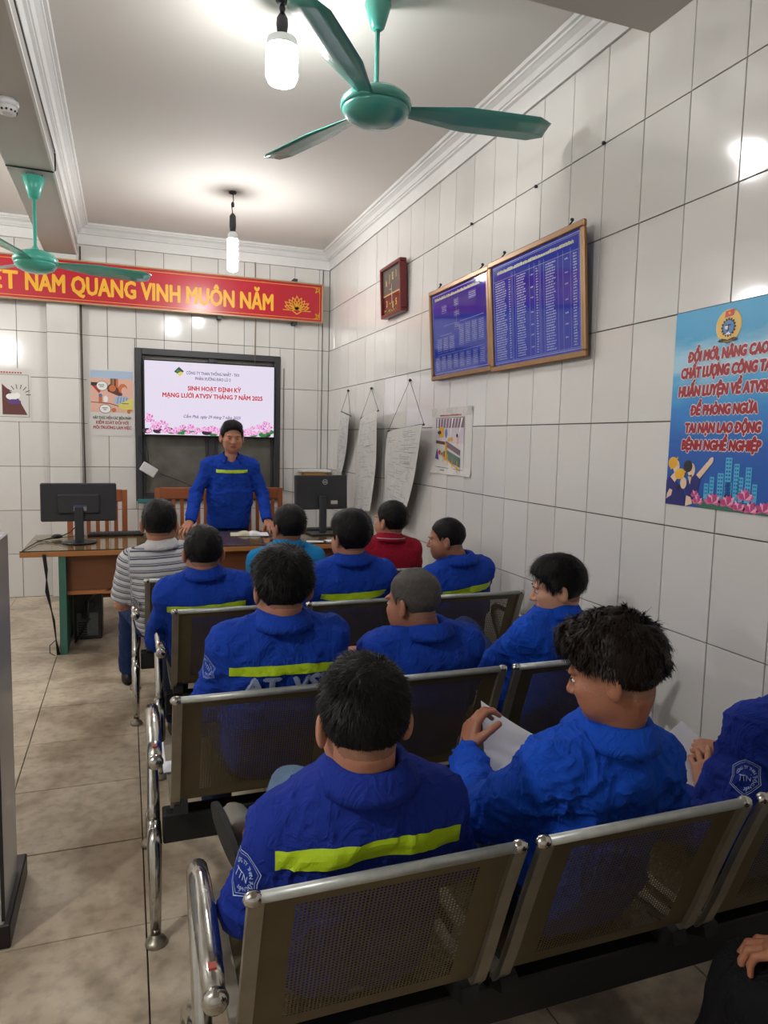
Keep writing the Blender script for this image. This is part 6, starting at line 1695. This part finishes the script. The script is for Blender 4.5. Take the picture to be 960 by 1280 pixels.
# second bench
person('seated man in blue jacket with AT lettering under a lime stripe on his back', (0.44, 2.2, 0), 0, dict(
    hip=(0.44, 2.235, 0.49), neck=(0.443, 2.115, 0.940), head=(0.440, 2.100, 1.040), yaw=4, pitch=6, hscale=0.97, shoulder=0.154, drop=(0.045, 0.045),
    skin='a', hair='thick', cloth=C_BLUE, res=0.0075, strands=6000, swid=0.0014, hres=0.004,
    stripes=[ST(0.115, -0.165, 0.150, 'back', 0.030)], texts=[('AT_VSV', 'back', 0.185, 0.02, 0.060, 0.28, M_LET, 0.02)], patches=[(0, 0.30, (0.95, 0.5, 0), 0.042)], arc=0.014))
person('seated man with greying cropped hair in blue jacket, middle of the second bench', (0.93, 2.2, 0), 0, dict(
    hip=(0.93, 2.24, 0.485), neck=(0.935, 2.140, 0.870), head=(0.890, 2.145, 0.962), yaw=32, pitch=8, hscale=0.92, shoulder=0.168, bulk=1.06, twist=6, drop=(0.04, 0.05),
    skin='b', hair='crop', hair_mat=M_HAIRG, cloth=C_BLUE, res=0.0075, strands=6000, hres=0.004))
person('seated man with black hair looking left, beside the right wall on the second bench', (1.45, 2.25, 0), 0, dict(
    hip=(1.46, 2.26, 0.485), neck=(1.505, 2.225, 0.870), head=(1.497, 2.215, 0.965), yaw=62, pitch=10, hscale=0.94, shoulder=0.158, twist=24, drop=(0.04, 0.05),
    armL=((1.315, 2.40, 0.62), (1.42, 2.58, 0.60)), legL=((1.40, 2.76, 0.665), (1.60, 2.86, 0.42)),
    skin='c', hair='wave', cloth=C_BLUE3, tro=C_JEAN, res=0.0075, strands=5000, hres=0.004, face=True))
# nearest bench
person('seated man nearest the camera in blue jacket with broad lime back stripe and washed jeans', (0.41, 1.28, 0), 0, dict(
    hip=(0.415, 1.315, 0.49), neck=(0.415, 1.200, 0.880), head=(0.402, 1.195, 0.982), yaw=-4, pitch=8, hscale=0.95, shoulder=0.150, drop=(0.088, 0.082), bulk=1.0,
    armL=((0.205, 1.25, 0.635), (0.36, 1.34, 0.545)), armR=((0.635, 1.29, 0.63), (0.57, 1.47, 0.60)), hands={1: dict(fwd=(0.05, 0.9, -0.15))}, legL=((0.388, 1.69, 0.605), (0.42, 1.80, 0.20)), legR=((0.63, 1.62, 0.61), (0.292, 1.505, 0.590)), footR=(-0.12, 0.95, 0.10), sandal=True,
    skin='a', hair='short', cloth=C_BLUE2, tro=C_JEANL, res=0.0065, swid=0.0013, strands=12000, hres=0.0035,
    stripes=[ST(0.098, -0.180, 0.172, 'back', 0.034)], patches=[(0, 0.42, (1, 0.55, -0.1), 0.045)], arc=0.026))
person('seated man with thick curly hair and blue jacket holding up a white sheet', (0.97, 1.28, 0), 0, dict(
    hip=(0.96, 1.33, 0.49), neck=(0.978, 1.215, 0.885), head=(0.957, 1.195, 1.020), yaw=42, pitch=16, hscale=0.93, shoulder=0.146, drop=(0.05, 0.075), twist=6, bulk=0.97,
    armL=((0.745, 1.355, 0.665), (0.812, 1.565, 0.700)), armR=((1.22, 1.30, 0.62), (1.13, 1.50, 0.60)),
    hands={0: dict(fwd=(0.32, 0.35, 0.80), back=(-0.85, 0.1, 0.4), thumb=1, curl=(30, 45, 30), h=0.003), 1: dict(curl=(25, 40, 30))},
    skin='b', hair='curly', hair_mat=M_HAIR2, cloth=C_BLUE3, res=0.0065, swid=0.0016, strands=14000, hres=0.0035, face=True, fold=0.010))
p12, _ = person('man at the right photo edge with a steel wristwatch and a sleeve emblem', (1.60, 1.40, 0), 0, dict(
    hip=(1.54, 1.34, 0.49), neck=(1.735, 1.385, 0.775), head=(1.800, 1.30, 0.93), yaw=5, pitch=22, shoulder=0.130, drop=(0.09, 0.05), bulk=0.90, tro=C_BLUE2, legL=((1.52, 1.72, 0.44), (1.52, 1.78, 0.09)), legR=((1.72, 1.74, 0.44), (1.72, 1.80, 0.09)),
    armL=((1.615, 1.325, 0.500), (1.560, 1.500, 0.515)), armR=((1.87, 1.50, 0.60), (1.73, 1.60, 0.58)),
    hands={0: dict(fwd=(0.30, 0.45, 0.60), back=(-0.5, -0.5, 0.6), curl=(15, 25, 20), spread=0.25, h=0.003), 1: dict(fwd=(-0.7, 0.2, 0.1), back=(0.1, -0.4, 0.9), curl=(20, 30, 20), h=0.003)},
    skin='a', hair='short', cloth=C_BLUE2, res=0.0065, patches=[(0, 0.42, (1.0, 0.40, -0.15), 0.042)], loose=-0.01))
# rear bench just behind the camera line and its sitter
bench(0.86, 0.10, [0.52], 0.49, 0.0, 'steel bench behind the camera position, carrying the man with black trousers', arms=(0, 0))
person('man in black trousers with his bare forearm on his knee, lower right corner', (1.15, 0.37, 0), 0, dict(
    hip=(1.16, 0.38, 0.49), neck=(1.22, 0.33, 0.90), head=(1.22, 0.33, 1.04), pitch=5, shoulder=0.165,
    armL=((1.06, 0.55, 0.64), (1.065, 0.755, 0.655)), legL=((1.045, 0.88, 0.545), (1.04, 1.00, 0.09)), legR=((1.30, 0.85, 0.52), (1.32, 0.95, 0.09)),
    hands={0: dict(fwd=(-0.35, 0.85, -0.1), back=(0.1, 0, 1), curl=(20, 35, 25), h=0.0035)},
    skin='b', hair='short', cloth=cloth('shirt_black', srgb(20, 20, 24)), tro=C_BLK, short_sleeve=True, polo=True, res=0.009))

# wristwatch
M_WST = mat('watch_steel', srgb(190, 180, 150), 0.25, metal=0.9, noise=0.2, nscale=90)
e_, w_ = Vector((1.615, 1.325, 0.500)), Vector((1.560, 1.500, 0.515))
ax = (w_ - e_).normalized(); c0 = w_ + ax*0.010
q = ax.to_track_quat('Z', 'Y').to_matrix().to_4x4(); q.translation = c0
wt = empty('wristwatch', label='steel link bracelet wristwatch on the right edge man\'s wrist', cat='watch'); wt.matrix_world = q
mb = MB()
for k in range(22):
    a = 2*PI*k/22; R_ = Matrix.Rotation(a, 4, 'Z'); mb.bbox((0.0265, -0.0036, -0.008), (0.0305, 0.0036, 0.008), 0.0008, R_)
o_ = mb.build('bracelet', M_WST, wt); o_['kind'] = 'stuff'
R_ = Matrix.Rotation(math.radians(200), 3, 'Z') @ Matrix.Rotation(PI/2, 3, 'Y')
MB().lathe([(0.016, 0.027), (0.018, 0.030), (0.018, 0.036), (0.015, 0.038)], seg=24, M=R_).build('watch_case', M_WST, wt)
MB().lathe([(0.013, 0.0378), (0.013, 0.0388)], seg=24, M=R_).build('dial', M_BLACK, wt)

# sheets of paper held in hands
def paper_sheet(c, label, nm='paper', bend=0.01):
    A_, B_, C_, D_ = map(Vector, c); N_ = (B_ - A_).cross(D_ - A_).normalized(); vs = []; fs = []; nu, nv = 10, 8
    for s_ in (0, 1):
        for j in range(nv + 1):
            for i in range(nu + 1):
                u, v = i/nu, j/nv; p_ = (A_*(1-u) + B_*u)*(1-v) + (D_*(1-u) + C_*u)*v
                vs.append(p_ + N_*(bend*math.sin(PI*u*0.9)*(1 - 0.4*v) - 0.0004*s_))
    K = (nu+1)*(nv+1)
    for j in range(nv):
        for i in range(nu): a = j*(nu+1) + i; fs += [(a, a+1, a+nu+2, a+nu+1), (K+a, K+a+nu+1, K+a+nu+2, K+a+1)]
    return tag(MB().add(vs, fs, True).build(nm, M_PAPER), label, 'paper')
paper_sheet([(0.918, 1.70, 0.788), (1.170, 1.70, 0.628), (1.075, 1.50, 0.560), (0.828, 1.50, 0.703)], 'white sheet held up in the left hand of the curly haired man')
paper_sheet([(1.628, 1.70, 0.648), (1.770, 1.62, 0.515), (1.497, 1.50, 0.497), (1.380, 1.58, 0.620)], 'white sheet on the lap of the man at the right photo edge', bend=0.004)
for k_, c in enumerate(((0.10, 2.30, 0.415), (0.02, 3.98, 0.415))):
    o = MB().box((0, 0, 0), (0.07, 0.24, 0.004)).build('paper', M_PAPER, None, c, (0, 0, 0)); tag(o, ('white paper lying on the left edge of the second bench seat', 'folded white paper on the left edge of the farthest bench')[k_], 'paper')
